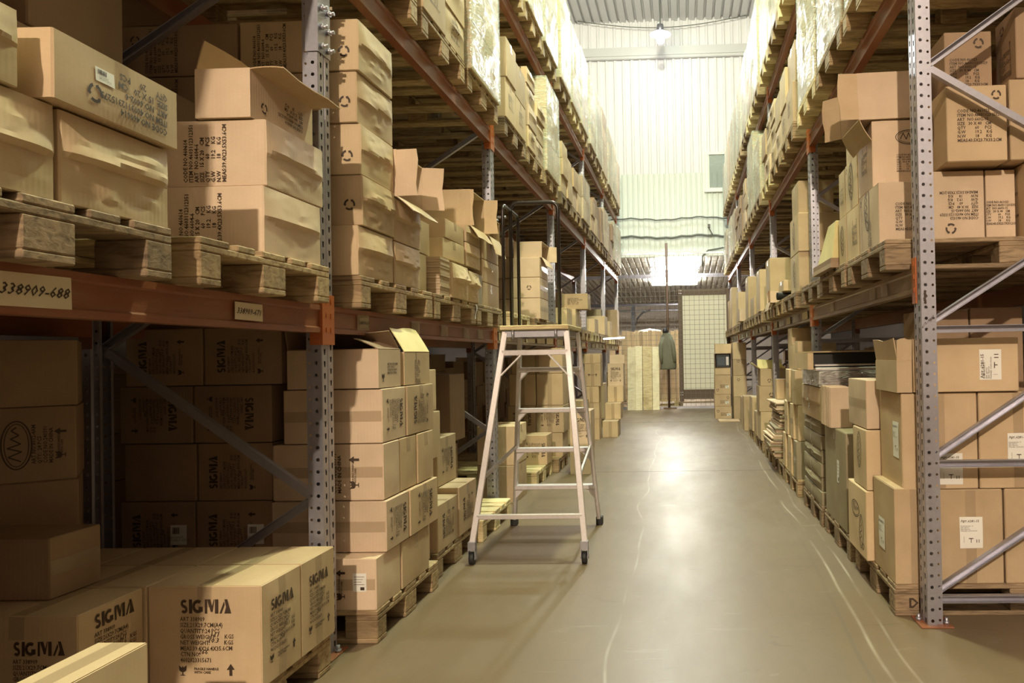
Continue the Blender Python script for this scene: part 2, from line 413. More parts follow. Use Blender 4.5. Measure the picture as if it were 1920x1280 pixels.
def sticker(root, c, f, kind, cu, cv, w, h, rot=0):
    nx, ny = 5, 5
    V = [(-w/2+w*i/nx, -h/2+h*j/ny) for j in range(ny+1) for i in range(nx+1)]
    F = [(j*(nx+1)+i, j*(nx+1)+i+1, (j+1)*(nx+1)+i+1, (j+1)*(nx+1)+i) for j in range(ny) for i in range(nx)]
    mb = MB(); c.decal(mb, f, (V, F), cu, cv, rot, .0018); s = mb.build('paper_label', MT['paper'], root); s['label'] = 'white paper label'
    mb = MB()
    if kind == 'bar':
        r = random.Random(3); bars = []; x = -w*.38
        while x < w*.05: t = r.choice((.001, .002, .003)); bars.append([(x, h*.05), (x+t, h*.05), (x+t, h*.38), (x, h*.38)]); x += t+r.choice((.001, .002))
        sh = merge((poly(*bars), 0, 0), (text2d('4603112315275 \nART 6602-6  QTY 20', h*.14, .0, .9), 0, -h*.2))
    elif kind == 'art':
        sh = merge((text2d('Арт.:6281-15', w*.145, .02), -w*.05, h*.36), (text2d('Количество: 15\nВес нетто:\nВес брутто:\nРазмер: 53х41х42см', w*.075, 0), -w*.1, h*.13),
                   (poly([(0, 0), (w*.2, 0), (w*.2, .004), (0, .004)], [(w*.09, 0), (w*.12, 0), (w*.12, -h*.12), (w*.09, -h*.12)]), -w*.12, -h*.2), (text2d('11', w*.2, .02), w*.28, -h*.27), (stroke([(0, 0), (0, -h*.2)], .0012), -w*.33, -h*.12))
    else:
        rows = [[(-w*.4, h*(.3-.14*i)), (w*(.35-.1*(i % 3)), h*(.3-.14*i)), (w*(.35-.1*(i % 3)), h*(.3-.14*i)+.002), (-w*.4, h*(.3-.14*i)+.002)] for i in range(4)]
        sh = poly(*rows, [(w*.05, -h*.42), (w*.35, -h*.42), (w*.35, -h*.25), (w*.05, -h*.25)])
    c.decal(mb, f, sh, cu, cv, rot, .0026); mb.build('label_print', MT['ink'], s)

def open_carton(label, group, loc, dims, face='Z', flaps=None, tone='tan', prints=(), rz=0.0, tilt=(0, 0, 0), t=.005, inner=None, name='open_carton'):
    """loc: centre of base; dims x,y,z; face: which side is open (Z, +X, -X, -Y); flaps {side: (angle, length)} sides named u+,u-,v+,v-"""
    root = empty(name, loc, rz); tag(root, label, 'carton', group)
    root.rotation_euler = (tilt[0], tilt[1], rz+tilt[2])
    X, Y, Zz = dims; C = Vector((0, 0, Zz/2))
    O, A, B = {'Z': ((0, 0, 1), (1, 0, 0), (0, 1, 0)), '+X': ((1, 0, 0), (0, 1, 0), (0, 0, 1)), '-X': ((-1, 0, 0), (0, -1, 0), (0, 0, 1)), '-Y': ((0, -1, 0), (1, 0, 0), (0, 0, 1))}[face]
    O, A, B = Vector(O), Vector(A), Vector(B); half = Vector((X/2, Y/2, Zz/2))
    ho, ha, hb = (abs(q.dot(half)) for q in (O, A, B))
    m = Matrix((A, B, O)).transposed().to_4x4(); m.translation = C
    mb = MB()
    mb.box(-ha, ha, -hb, hb, -ho, -ho+t, m); mb.box(-ha, -ha+t, -hb, hb, -ho+t, ho, m); mb.box(ha-t, ha, -hb, hb, -ho+t, ho, m)
    mb.box(-ha+t, ha-t, -hb, -hb+t, -ho+t, ho, m); mb.box(-ha+t, ha-t, hb-t, hb, -ho+t, ho, m)
    body = mb.build('body', MT[tone], root)
    for side, (ang, ln) in (flaps or {}).items():
        a = math.radians(ang); sg = 1 if side[1] == '+' else -1; nn = 5
        mb = MB(); W = (hb if side[0] == 'u' else ha)*.985; base = (ha if side[0] == 'u' else hb)*sg
        P = []
        for j in range(nn+1):
            s_ = j/nn*ln; aa = a*(1+.10*(j/nn))
            for i in range(5):
                q = -W+2*W*i/4; wob = .006*math.sin(i*1.7+ang)*j/nn
                o1 = base-sg*t*.5+sg*math.sin(aa)*s_; o2 = ho+math.cos(aa)*s_+wob
                P.append(m @ (Vector((o1, q, o2)) if side[0] == 'u' else Vector((q, o1, o2))))
        nrm = (P[1]-P[0]).cross(P[5]-P[0]).normalized()*t*.8
        k = len(P); V = P+[p+nrm for p in P]; F = []
        for j in range(nn):
            for i in range(4): b = j*5+i; F += [(b, b+1, b+6, b+5), (k+b, k+b+5, k+b+6, k+b+1)]
        rim = [i for i in range(5)]+[j*5+4 for j in range(1, nn+1)]+[nn*5+i for i in (3, 2, 1, 0)]+[j*5 for j in range(nn-1, 0, -1)]
        for i in range(len(rim)): a_, b_ = rim[i], rim[(i+1) % len(rim)]; F.append((a_, k+a_, k+b_, b_))
        mb.raw(V, F); mb.build('flap', MT[inner or tone], root)
    if prints:
        c = Carton(X, Y, Zz, 1, 0, '', 0, 0)
        for (f, kind, cu, cv, k, rot) in prints: mb = MB(); c.decal(mb, f, PRINTS[kind](k), cu, cv, rot, .001); mb.build('printing', MT['ink'], body)
    return root

# ================================================================== THE SETTING
XL, XR, YL0, YR0, BL, BR = -1.5, 1.06, 3.13, 3.475, 2.774, 2.80
ZL = [1.465, 3.045, 4.40]; ZR = [1.61, 3.045, 4.40]; BH = .115; WALL_Y = 17.75
m = mat('floor_concrete', (.30, .27, .225), .3, 0, .5); co = objco(m)
n1 = noise_n(m, .55, co, 4, .5, .1); n2 = noise_n(m, 3.0, mapping(m, co, (1, .35, 1)), 6, .65, .15); n3 = noise_n(m, 45, co, 3)
c = ramp(m, n1, [(.3, (.160, .110, .064)), (.5, (.185, .136, .086)), (.72, (.205, .160, .106))])
c = mixc(m, ramp(m, n2, [(.42, (0, 0, 0)), (.85, (.35, .35, .35))]), c, (.12, .095, .07))
n4 = noise_n(m, 2.2, mapping(m, co, (.8, 3.2, 1), (0, 0, .5)), 7, .7, 1.2)
c = mixc(m, ramp(m, n4, [(.60, (0, 0, 0)), (.68, (.28, .28, .28)), (.72, (0, 0, 0))]), c, (.07, .05, .035))
c = mixc(m, ramp(m, n4, [(.30, (.22, .22, .22)), (.38, (0, 0, 0))]), c, (.40, .36, .29))
sx = N(m, 'ShaderNodeSeparateXYZ'); L(m, co, sx.inputs[0])
def wear(x0, slope, wob, wid, strength, ph):     # long tyre marks running down the aisle
    wv = noise_n(m, .35, mapping(m, co, (0, 1, 0), ), 2)
    line = mathn(m, 'ABSOLUTE', mathn(m, 'SUBTRACT', mathn(m, 'MULTIPLY_ADD', sx.outputs[1], -slope, sx.outputs[0]), mathn(m, 'MULTIPLY_ADD', wv, wob, x0)))
    brk = noise_n(m, 1.3, mapping(m, co, (4, 1, 1)), 3)
    a = mathn(m, 'SUBTRACT', 1, mathn(m, 'MINIMUM', 1, mathn(m, 'DIVIDE', line, wid)))
    return mathn(m, 'MULTIPLY', mathn(m, 'MULTIPLY', a, strength), ramp(m, brk, [(.38, (0, 0, 0)), (.6, (1, 1, 1))]))
for x0, sl, wb, wd, st, ph, colr in ((.60, .012, .25, .012, .55, 0, (.55, .50, .42)), (.70, .010, .25, .010, .5, 1, (.55, .50, .42)), (.52, .022, .2, .014, .5, 2, (.12, .10, .08)), (-.55, -.01, .5, .010, .4, 3, (.52, .47, .38))):
    c = mixc(m, wear(x0, sl, wb, wd, st, ph), c, colr)
L(m, c, BS(m).inputs['Base Color'])
L(m, ramp(m, n2, [(.3, (.34, .34, .34)), (.75, (.46, .46, .46))]), BS(m).inputs['Roughness'])
bump(m, n1, .05, .01)
MT['floor'] = m
mb = MB(); mb.box(-5.6, 5.6, -13, 29, -.15, 0); tag(mb.build('floor', MT['floor']), kind='structure')
# saw-cut joints in the slab are part of the floor
m = mat('floor_joint', (.10, .085, .065), .8)
mb = MB()
for y in (2.05, 7.9, 13.7): mb.box(-1.5, 1.1, y, y+.006, -.001, .0008)
tag(mb.build('floor_joints', m), kind='structure')
MT['wall'] = mat('wall_panel_white', (.88, .85, .88), .5)
MT['wall_low'] = mat('wall_panel_pale_green', (.80, .85, .80), .5)
MT['plaster'] = mat('wall_plaster', (.075, .058, .048), .85)
MT['deck'] = mat('ceiling_deck', (.66, .65, .66), .45, .2)
def corrug(name, m, x0, x1, z0, z1, y, pitch=.2, depth=.035, flat=.12, vertical=True):
    V = []; F = []; x = x0; row = []
    while x < x1: row += [(x, 0), (x+flat, 0), (x+flat+.015, depth), (x+pitch-.015, depth)]; x += pitch
    for (px_, d) in row: V += ([(px_, y-d+depth, z0), (px_, y-d+depth, z1)] if vertical else [(px_, y, z0+d), (px_, y+z1, z0+d)])
    for i in range(len(row)-1): F.append((2*i, 2*i+2, 2*i+3, 2*i+1))
    mb = MB(); mb.raw(V, F); return mb.build(name, m)
tag(corrug('wall_far', MT['wall'], -5.5, 5.5, 3.70, 9.5, WALL_Y), kind='structure')
mb = MB(); mb.box(-5.5, 5.5, WALL_Y+.05, WALL_Y+.2, 3.70, 9.5); tag(mb.build('wall_far_core', MT['wall']), kind='structure')
tag(corrug('ceiling', MT['deck'], -5.5, 5.5, 9.22, 31, -13, .205, .075, .14, False), kind='structure')
mb = MB(); mb.box(-5.6, 5.6, -13, 18, 9.36, 9.5); tag(mb.build('ceiling_slab', MT['deck']), kind='structure')
for nm, a in (('wall_left', (-5.6, -5.5, -13, 29, 0, 9.4)), ('wall_right', (5.5, 5.6, -13, 29, 0, 9.4)), ('wall_back', (-5.6, 5.6, -13.1, -13, 0, 9.4))):
    mb = MB(); mb.box(*a); tag(mb.build(nm, MT['plaster']), kind='structure')
mb = MB(); mb.box(-5.5, 5.5, WALL_Y-.13, WALL_Y-.01, 8.36, 8.56); mb.box(-5.5, 5.5, WALL_Y-.10, WALL_Y-.02, 8.30, 8.36)
tag(mb.build('trim_1', MT['deck']), kind='structure')
mb = MB(); mb.box(-5.5, 5.5, WALL_Y-.08, WALL_Y+.2, 3.58, 3.70); mb.box(-5.5, 5.5, WALL_Y-.14, WALL_Y-.08, 3.56, 3.60)
tag(mb.build('trim_2', MT['wall_low']), kind='structure')
tag(corrug('wall_far_lower', MT['wall_low'], -5.5, 5.5, 3.70, 5.55, WALL_Y-.045, .125, .02, .075), kind='structure')
# window high on the far wall
mb = MB(); wx0, wx1, wz0, wz1, wy = .57, 1.15, 5.10, 6.03, WALL_Y-.09
for a in ((wx0, wx1, wy, wy+.08, wz1-.07, wz1), (wx0, wx1, wy, wy+.08, wz0, wz0+.07), (wx0, wx0+.07, wy, wy+.08, wz0+.07, wz1-.07), (wx1-.07, wx1, wy, wy+.08, wz0+.07, wz1-.07),
          (wx0+.07, wx0+.10, wy+.02, wy+.07, wz0+.07, wz1-.07), (wx1-.10, wx1-.07, wy+.02, wy+.07, wz0+.07, wz1-.07), (wx0-.03, wx1+.03, wy-.02, wy+.05, wz0-.03, wz0)): mb.box(*a)
wf = tag(mb.build('window_1', mat('window_frame_white', (.85, .88, .84), .4), bevel=.004), kind='structure')
mb = MB()
for i in range(34): z = wz0+.09+i*.0225; mb.box(wx0+.10, wx1-.10, wy+.045, wy+.06, z, z+.017)
mb.build('blind', mat('blind_slats', (.42, .48, .46), .5), wf)
mb = MB(); mb.box(wx0+.10, wx1-.10, wy+.03, wy+.034, wz0+.07, wz1-.07)
gm = mat('window_glass', (.7, .78, .76), .05, 0, .8); BS(gm).inputs['Alpha'].default_value = .25; mb.build('pane', gm, wf)
# cables along the far wall
def cable(name, label, pts, r, m, cat='cable', group=None): return tag(MB().tube(pts, r, 6).build(name, m), label, cat, group)
MT['cable'] = mat('cable_grey', (.16, .17, .15), .6)
for z, nm, lab in ((4.46, 'cable', 'dark cable strung across the pale wall below the window'), (4.03, 'cable', 'thick dark cable run above the wall ledge')):
    cable(nm, lab, [(-1.7+.12*i, WALL_Y-.10+.01*math.sin(i*1.3), z+.025*math.sin(i*.45)+.012*math.sin(i*1.9)) for i in range(27)], .016 if z > 4.2 else .026, MT['cable'])
cable('cable', 'thin cable sagging across the aisle just below the ceiling', [(-2.4+.2*i, WALL_Y-.15, 9.215-.22*math.sin(math.pi*i/20)) for i in range(21)], .010, MT['cable'])
cable('cable', 'thin cable looping down the ledge above the screened opening', [(.45, WALL_Y-.16, 3.3), (.47, WALL_Y-.16, 3.55), (.6, WALL_Y-.16, 3.68), (.85, WALL_Y-.12, 3.72), (1.1, WALL_Y-.16, 3.76)], .02, MT['cable'])
cam_mb = MB(); cam_mb.box(.60, .66, WALL_Y-.22, WALL_Y-.10, 4.22, 4.29); cam_mb.bar((.62, WALL_Y-.05, 4.25), (.72, WALL_Y-.12, 4.05), .012, .012)
tag(cam_mb.build('bracket_lamp', MT['plastic_dark']), 'small dark fitting on a bracket on the far wall', 'fitting')

# room behind the wire screen
corr = corrug('ceiling_back_room', mat('back_room_deck', (.56, .53, .47), .4, .3), -5.5, 5.5, 3.62, 11, WALL_Y+.2, .16, .045, .10, False)
for v in corr.data.vertices:
    v.co.z -= (v.co.y-WALL_Y-.2)*.045
tag(corr, kind='structure')
mb = MB(); mb.box(-5.5, 5.5, 28.2, 28.3, 0, 4); tag(mb.build('wall_back_room', mat('back_room_wall', (.70, .62, .55), .7)), kind='structure')
mb = MB(); mb.box(-5.5, 5.5, WALL_Y+.2, 28.3, 3.72, 3.8); tag(mb.build('ceiling_back_room_cover', MT['deck']), kind='structure')
mb = MB()
mb.bar((-5, 20.3, 3.38), (5, 20.3, 3.38), .06, .10); tag(mb.build('trim_3', MT['galv']), kind='structure')
mb = MB(); mb.cyl((-5, 25.0, 2.92), (5, 25.0, 2.92), .05); mb.cyl((-5, 25.4, 2.75), (5, 25.4, 2.75), .035)  # pair of pipes running across the back room, hung on thin rods
for x in (-3, 0, 3): mb.cyl((x, 25.0, 2.9), (x, 25.0, 3.4), .01, 6); mb.cyl((x, 25.4, 2.75), (x, 25.4, 3.4), .01, 6)
tag(mb.build('pipes_back_room', MT['galv']), kind='structure')
mb = MB(); mb.box(-1.75, -1.62, 24.6, 24.75, 0, 2.9); mb.tube([(-1.62, 24.68, 2.2), (-1.55, 24.68, 2.45), (-1.35, 24.68, 2.65), (-1.1, 24.68, 2.72)], .03)
tag(mb.build('steel_post', MT['plastic_dark']), 'dark steel post with curved bracket in the back room', 'post')
mb = MB(); mb.box(-1.5, .7, 27.9, 28.0, 1.25, 2.0); tag(mb.build('wall_panel', mat('blue_grey_panel', (.34, .36, .43), .5)), 'blue grey panel at the end of the back room', 'panel')
mb = MB(); mb.box(-.25, -.19, 27.85, 27.9, .9, 2.05); mb.box(-.25, .75, 27.85, 27.9, 1.98, 2.05); tag(mb.build('door_2', MT['plastic_dark']), kind='structure')
mb = MB(); rr = random.Random(5)
pts = []
for i in range(60): a = rr.random()*6.28; pts.append((-1.05+rr.gauss(0, .25), 20.0+rr.gauss(0, .1), 1.80+abs(rr.gauss(0, .04))))
bm = bmesh.new(); [bm.verts.new(p) for p in pts]; bmesh.ops.convex_hull(bm, input=bm.verts); me = bpy.data.meshes.new('sack'); bm.to_mesh(me); bm.free(); me.materials.append(MT['sigwhite'])
tag(link('sack', me), 'crumpled white sack lying on crates in the back room', 'sack')
mb = MB(); [mb.box(-2.0+.42*i, -1.62+.42*i, 19.8, 20.3, .0, 1.78-.1*(i % 2)) for i in range(3)]; tag(mb.build('crate_stack', MT['sand']), 'tan crates stacked behind the wire screen', 'crate')

def emis(name, col, st):
    m = bpy.data.materials.new(name); m.use_nodes = True; b = BS(m); b.inputs['Base Color'].default_value = (*col, 1)
    b.inputs['Emission Color'].default_value = (*col, 1); b.inputs['Emission Strength'].default_value = st; return m
MT['tube'] = emis('fluorescent_tube', (1.0, .97, .88), 150)
for k, (y, zc, x0, x1, lab) in enumerate(((18.75, 3.42, -.62, .40, 'bright strip light nearer the ledge of the far wall'), (21.9, 3.32, -.92, .40, 'bright strip light deeper in the back room'))):
    t = empty('strip_light', ((x0+x1)/2, y, zc)); tag(t, lab, 'strip light', 'strip lights in the back room')
    h = (x1-x0)/2
    MB().box(-h-.03, h+.03, -.05, .05, .05, .09).build('housing', MT['deck'], t)
    for q in (-.15, -.05, .05, .15): MB().cyl((-h, q, 0), (h, q, 0), .028, 10).build('tube', MT['tube'], t)
# pendant high-bay lamps
MT['bulb'] = emis('lamp_bulb', (.96, 1.0, .93), 120)
MT['bulb_warm'] = emis('lamp_bulb_warm', (1.0, .74, .48), 60)
for k, (loc, pw, colr, rad, kind) in enumerate(LAMPS):
    lab = ['warm pendant lamp behind the photographer over the aisle', 'pendant lamp over the aisle above the step ladder', 'pendant lamp over the middle of the aisle', 'glaring floodlight hanging high before the far wall'][k]
    t = empty('pendant_lamp', loc); tag(t, lab, 'lamp', 'pendant lamps over the aisle')
    mb = MB(); mb.cyl((0, 0, .16), (0, 0, .34), .09, 16, .07); mb.build('ballast_housing', MT['galv'], t)
    mb = MB(); mb.cyl((0, 0, .12), (0, 0, .17), .24, 24, .10); mb.build('reflector', MT['galv'], t)
    mb = MB(); mb.tube([(0, 0, .34), (.01, 0, 1.0), (-.01, 0, 9.22-loc[2])], .012, 6); mb.build('cord', MT['cable'], t)
    bm = bmesh.new(); bmesh.ops.create_uvsphere(bm, u_segments=16, v_segments=10, radius=.085); me = bpy.data.meshes.new('bulb'); bm.to_mesh(me); bm.free()
    for p in me.polygons: p.use_smooth = True
    me.materials.append(MT['bulb_warm' if kind == 'warm' else 'bulb']); link('bulb', me, t, (0, 0, .0))
    ld = bpy.data.lights.new('lamp_light', 'SPOT' if kind == 'flood' else 'POINT')
    if kind == 'flood': ld.spot_size = math.radians(165); ld.spot_blend = .5
    ld.energy = pw; ld.color = colr; ld.shadow_soft_size = rad
    lo = bpy.data.objects.new('lamp_light', ld); COL.objects.link(lo); lo.parent = t; lo.location = (0, -.05, -.12)
    if kind == 'flood': lo.rotation_euler = (math.radians(-50), 0, 0)

# ================================================================== RACKS
def perf_strip(mb, o, a, w, H, hw, hh, pitch=.05, off=.025, slot=False):
    o = Vector(o); a = Vector(a); n = int(H/pitch)
    for k in range(n):
        z0 = k*pitch; zc = z0+off; b = len(mb.v)
        outer = [(-w/2, z0), (0, z0), (w/2, z0), (w/2, zc), (w/2, z0+pitch), (0, z0+pitch), (-w/2, z0+pitch), (-w/2, zc)]
        if slot: inner = [(-hw*.6, -hh), (0, -hh), (hw*.6, -hh), (hw*.8, 0), (hw, hh), (0, hh), (-hw, hh), (-hw*.8, 0)]
        else: q = .707; inner = [(-hw*q, -hh*q), (0, -hh), (hw*q, -hh*q), (hw, 0), (hw*q, hh*q), (0, hh), (-hw*q, hh*q), (-hw, 0)]
        for x, z in outer: mb.v.append(tuple(o+a*(w/2+x)+Vector((0, 0, z))))
        for x, z in inner: mb.v.append(tuple(o+a*(w/2+x)+Vector((0, 0, zc+z))))
        for i in range(8): j = (i+1) % 8; mb.f.append((b+i, b+j, b+8+j, b+8+i))
def upright_mesh(sg, H=5.2):
    """front plane x=0, body goes to sg*x; y from -.1 to 0"""
    mb = MB(); D = .07
    for y in (-.1, 0):
        st = .012 if y < 0 else -.012
        perf_strip(mb, (sg*.003, y, 0), (sg, 0, 0), .040, H, .0078, .0078)
        mb.raw([(sg*.043, y, 0), (sg*.043, y, H), (sg*.046, y+st, H), (sg*.046, y+st, 0)], [(0, 1, 2, 3)])
        perf_strip(mb, (sg*.046, y+st, 0), (sg, 0, 0), .026, H, .0058, .0058)
        mb.raw([(sg*.072, y+st, 0), (sg*.072, y+st, H), (sg*.072, y+st*2.2, H), (sg*.072, y+st*2.2, 0)], [(0, 1, 2, 3)])
    perf_strip(mb, (0, -.097, 0), (0, 1, 0), .040, H, .0075, .012, .05, .02, True)
    perf_strip(mb, (0, -.043, 0), (0, 1, 0), .040, H, .0075, .012, .05, .04, True)
    for ya, yb in ((-.1, -.097), (-.003, 0)): mb.raw([(0 if ya < -.05 else 0, ya if ya < -.05 else ya, 0)]*0, [])
    mb.raw([(0, -.097, 0), (0, -.097, H), (sg*.003, -.1, H), (sg*.003, -.1, 0)], [(0, 1, 2, 3)])
    mb.raw([(0, -.003, 0), (0, -.003, H), (sg*.003, 0, H), (sg*.003, 0, 0)], [(0, 1, 2, 3)])
    mb.raw([(0, -.057, 0), (0, -.057, H), (sg*.008, -.053, H), (sg*.008, -.053, 0), (sg*.008, -.047, 0), (sg*.008, -.047, H), (0, -.043, H), (0, -.043, 0)], [(0, 1, 2, 3), (3, 2, 5, 4), (4, 5, 6, 7)])
    return mb.mesh('upright', MT['galv'])
DEPTH = 1.03
UPM = {sg: (upright_mesh(sg), upright_mesh(-sg)) for sg in (-1, 1)}
def base_plate_mesh(sg):
    mb = MB(); mb.box(-.035 if sg > 0 else -.11, .11 if sg > 0 else .035, -.125, .03, 0, .007); return mb.mesh('base_plate', MT['rust'], .002)
BPM = {sg: base_plate_mesh(sg) for sg in (-1, 1)}
bolt_me = MB().cyl((0, 0, 0), (0, 0, .035), .008, 8).cyl((0, 0, .007), (0, 0, .018), .014, 6).mesh('bolt', MT['galv'])
def frame(side, y, k, label):
    sg = -1 if side == 'L' else 1; X = XL if side == 'L' else XR
    t = empty('rack_upright_frame', (X, y, 0)); tag(t, label, 'rack frame', 'upright frames of the %s rack' % ('left' if side == 'L' else 'right'))
    u = link('upright', UPM[sg][0], t, (0, 0, 0)); link('base_plate', BPM[sg], u, (0, 0, 0))
    link('bolt', bolt_me, u, (sg*-.018, -.03, 0)); link('bolt', bolt_me, u, (sg*.09, -.08, 0))
    u2 = link('upright', UPM[sg][1], t, (sg*DEPTH, 0, 0)); link('base_plate', BPM[-sg], u2, (0, 0, 0))
    front, rear = sg*.06, sg*(DEPTH-.06); y0 = -.05
    z = .10; at_front = (side == 'R')
    if side == 'R':
        for zz in (.115, .72, 1.325): MB().channel((front, y0-.02, zz), (rear, y0-.02, zz), .03, .032).build('horizontal_brace', MT['galv'], t)
        for zz in (.145, .75): MB().channel((front, y0, zz), (rear, y0, zz+.60), .03, .030).build('diagonal_brace', MT['galv'], t)
        zs = [(1.36, 0), (1.96, 1), (2.52, 0), (3.15, 1), (3.72, 0), (4.3, 1), (4.9, 0)]
        MB().channel((front, y0, 1.36), (rear, y0, 1.93), .03, .030).build('diagonal_brace', MT['galv'], t)
        for i in range(1, 6):
            a, b = zs[i], zs[i+1]
            MB().channel((rear if a[1] else front, y0, a[0]), (rear if b[1] else front, y0, b[0]), .03, .030).build('diagonal_brace', MT['galv'], t)
    else:
        zs = [(.07, 1), (.66, 0), (1.30, 1), (1.88, 0), (2.47, 1), (3.05, 0), (3.65, 1), (4.25, 0), (4.85, 1)]
        for i in range(8):
            a, b = zs[i], zs[i+1]
            MB().channel((rear if a[1] else front, y0, a[0]), (rear if b[1] else front, y0, b[0]), .03, .034).build('diagonal_brace', MT['galv'], t)
        MB().channel((front, y0-.02, .07), (rear, y0-.02, .07), .03, .034).build('horizontal_brace', MT['galv'], t)
    return t
FR = {}
FL = ['galvanised frame of the left rack between the code-printed cartons and the open carton stack', 'second galvanised frame of the left rack, behind the step ladder', 'third galvanised frame of the left rack, seen right of the black handrail',
      'fourth galvanised frame of the left rack', 'fifth galvanised frame of the left rack', 'last galvanised frame of the left rack, beside the wire screen']
FRR = ['big galvanised end frame of the right rack with four slanting braces', 'second galvanised frame of the right rack beyond the yellow wedge', 'third galvanised frame of the right rack',
       'fourth galvanised frame of the right rack', 'fifth galvanised frame of the right rack', 'last galvanised frame of the right rack, beside the wire screen']
frame('L', YL0-BL, -1, 'galvanised frame of the left rack standing before the photo edge')
for k in range(6): FR[('L', k)] = frame('L', YL0+BL*k, k, FL[k]); FR[('R', k)] = frame('R', YR0+BR*k, k, FRR[k])
# splice plate with bolts on two left uprights
for k, z0, z1 in ((0, 2.52, 2.95), (1, 2.22, 2.40)):
    mb = MB(); mb.box(.001, .004, -.102, .002, z0, z1); mb.box(-.05, .004, -.106, -.102, z0, z1)
    sp = mb.build('splice_plate', MT['galv'], FR[('L', k)])
    for i in range(int((z1-z0)/.08)):
        for yy in (-.078, -.022): link('bolt', bolt_me, sp, (.0, yy, z0+.03+i*.08), (0, math.pi/2, 0))
# black scribble and numbers on the big right upright
mb = MB(); c = Carton(.04, .01, 2, 1, 0, '', 0, 0)
V, Fc = stroke([(0, 0), (.004, .01), (-.002, .02), (.003, .035), (0, .05), (.004, .06)], .011)
mb.raw([(XR+.018+x, YR0-.1015, 1.44+z) for x, z in V], Fc)
V, Fc = text2d('С-742', .025, .02, 1, 'LEFT', .3); mb.raw([(XR+.03+x*.8+z*.3, YR0-.1015, 1.36+z+x*.7) for x, z in V], Fc)
o = mb.build('marker_writing', MT['ink'], FR[('R', 0)]); o.location = (-XR, -YR0, 0)

def beam_mesh(sg, Ln, m):
    """local: y from 0 to Ln, front face x=0, body to sg*.05, z top 0"""
    P = [(0, 0), (.05, 0), (.05, -BH), (0, -BH), (0, -BH+.020), (.008, -BH+.026), (.008, -.026), (0, -.020)]
    mb = MB(); n = len(P); V = [(sg*x, y, z) for y in (0, Ln) for x, z in P]
    F = [(i, (i+1) % n, n+(i+1) % n, n+i) for i in range(n)]+[tuple(range(n)), tuple(range(2*n-1, n-1, -1))]
    mb.raw(V, F); me = mb.mesh('beam', m); bm = bmesh.new(); bm.from_mesh(me); bmesh.ops.recalc_face_normals(bm, faces=bm.faces); bm.to_mesh(me); bm.free(); return me
def conn_mesh(sg, end, m):
    mb = MB(); s = -1 if end == 0 else 1     # plate wraps the upright
    mb.box(min(0, sg*-.006), max(0, sg*-.006), min(s*.0, s*.052), max(s*.0, s*.052), -.165, .045)
    mb.box(min(-sg*.006, sg*.05), max(-sg*.006, sg*.05), -.003, .003, -.165, .045)
    for z in (.02, -.04, -.10): mb.box(min(-sg*.009, -sg*.005), max(-sg*.009, -sg*.005), s*.03-.004, s*.03+.004, z-.012, z+.008)
    return mb.mesh('connector', m, .001)
_bm = {}
def beam(side, k, lvl, z, tone, label, rear=False):
    sg = -1 if side == 'L' else 1; B = BL if side == 'L' else BR; Y0 = (YL0 if side == 'L' else YR0)+B*k
    X = (XL if side == 'L' else XR); X = X if not rear else X+sg*DEPTH; s2 = -sg if rear else sg
    key = (s2, side, tone)
    ctone = 'orange' if not rear else 'rust'
    if key not in _bm: _bm[key] = (beam_mesh(s2, B-.1, MT[tone]), conn_mesh(s2, 0, MT[ctone]), conn_mesh(s2, 1, MT[ctone]))
    t = empty('rack_beam', (X, Y0, z)); tag(t, label, 'rack beam', '%s beams of the %s rack' % ('rear' if rear else 'front', 'left' if side == 'L' else 'right'))
    link('beam', _bm[key][0], t, (0, 0, 0)); link('connector', _bm[key][1], t, (0, 0, 0)); link('connector', _bm[key][2], t, (0, B-.1, 0))
    return t
LVN = ['lower', 'middle', 'top']; SN = {'L': 'left', 'R': 'right'}
BE = {}
for side in 'LR':
    for k in range(-1 if side == 'L' else 0, 5):
        for lv in range(3):
            if k == -1 and lv > 0: continue
            z = (ZL if side == 'L' else ZR)[lv]
            tone = 'rust' if side == 'L' else ('dusty' if lv == 0 else 'rust')
            if side == 'L' and lv == 0 and k > 0: tone = 'dusty'
            nb = k+1 if side == 'L' else k
            BE[(side, k, lv)] = beam(side, k, lv, z, tone, '%s front shelf beam, %s rack, %s bay from the photographer' % (LVN[lv], SN[side], ORD[nb]))
            if lv < 2: beam(side, k, lv, z, 'rust', '%s rear shelf beam, %s rack, %s bay from the photographer' % (LVN[lv], SN[side], ORD[nb]), True)
# paper labels taped on the beams
def beam_label(be, y, w, h, txt, tone='paper_cream', rz=0, lab='taped paper label'):
    t = BE[be]; sg = -1 if be[0] == 'L' else 1; c = Carton(.02, .5, BH, 2, 0, '', 0, 0); f = 'A' if sg < 0 else 'B'
    def put(vf, off):
        V, Fc = vf; n, s_ = math.cos(rz), math.sin(rz)
        out = []
        for x, z in V:
            X_, Z_ = x*n-z*s_, x*s_+z*n; out.append((-sg*off, y+(X_ if sg < 0 else -X_), -BH/2+Z_))
        return out, Fc
    mb = MB(); mb.raw(*put(poly([(-w/2, -h/2), (w/2, -h/2+.002), (w/2-.002, h/2), (-w/2, h/2-.003)]), .0012))
    p = mb.build('paper_label', MT[tone], t); p['label'] = lab
    if txt: mb = MB(); mb.raw(*put(text2d(txt, h*.46, .008, 1.05, 'LEFT', .35), .0022)); mb.build('handwriting', MT['ink'], p)
beam_label(('L', -1, 0), 1.315, .20, .080, '338909-688', lab='paper label handwritten 338909-688')
beam_label(('L', -1, 0), 2.16, .165, .062, '338909-671', rz=-.02, lab='paper label handwritten 338909-671')
for y in (.30, .98, 1.48, 1.95, 2.3): beam_label(('L', 0, 0), y, .13, .075, '', 'tape')
beam_label(('L', 0, 0), .31, .10, .05, '338909-671', 'paper_cream')
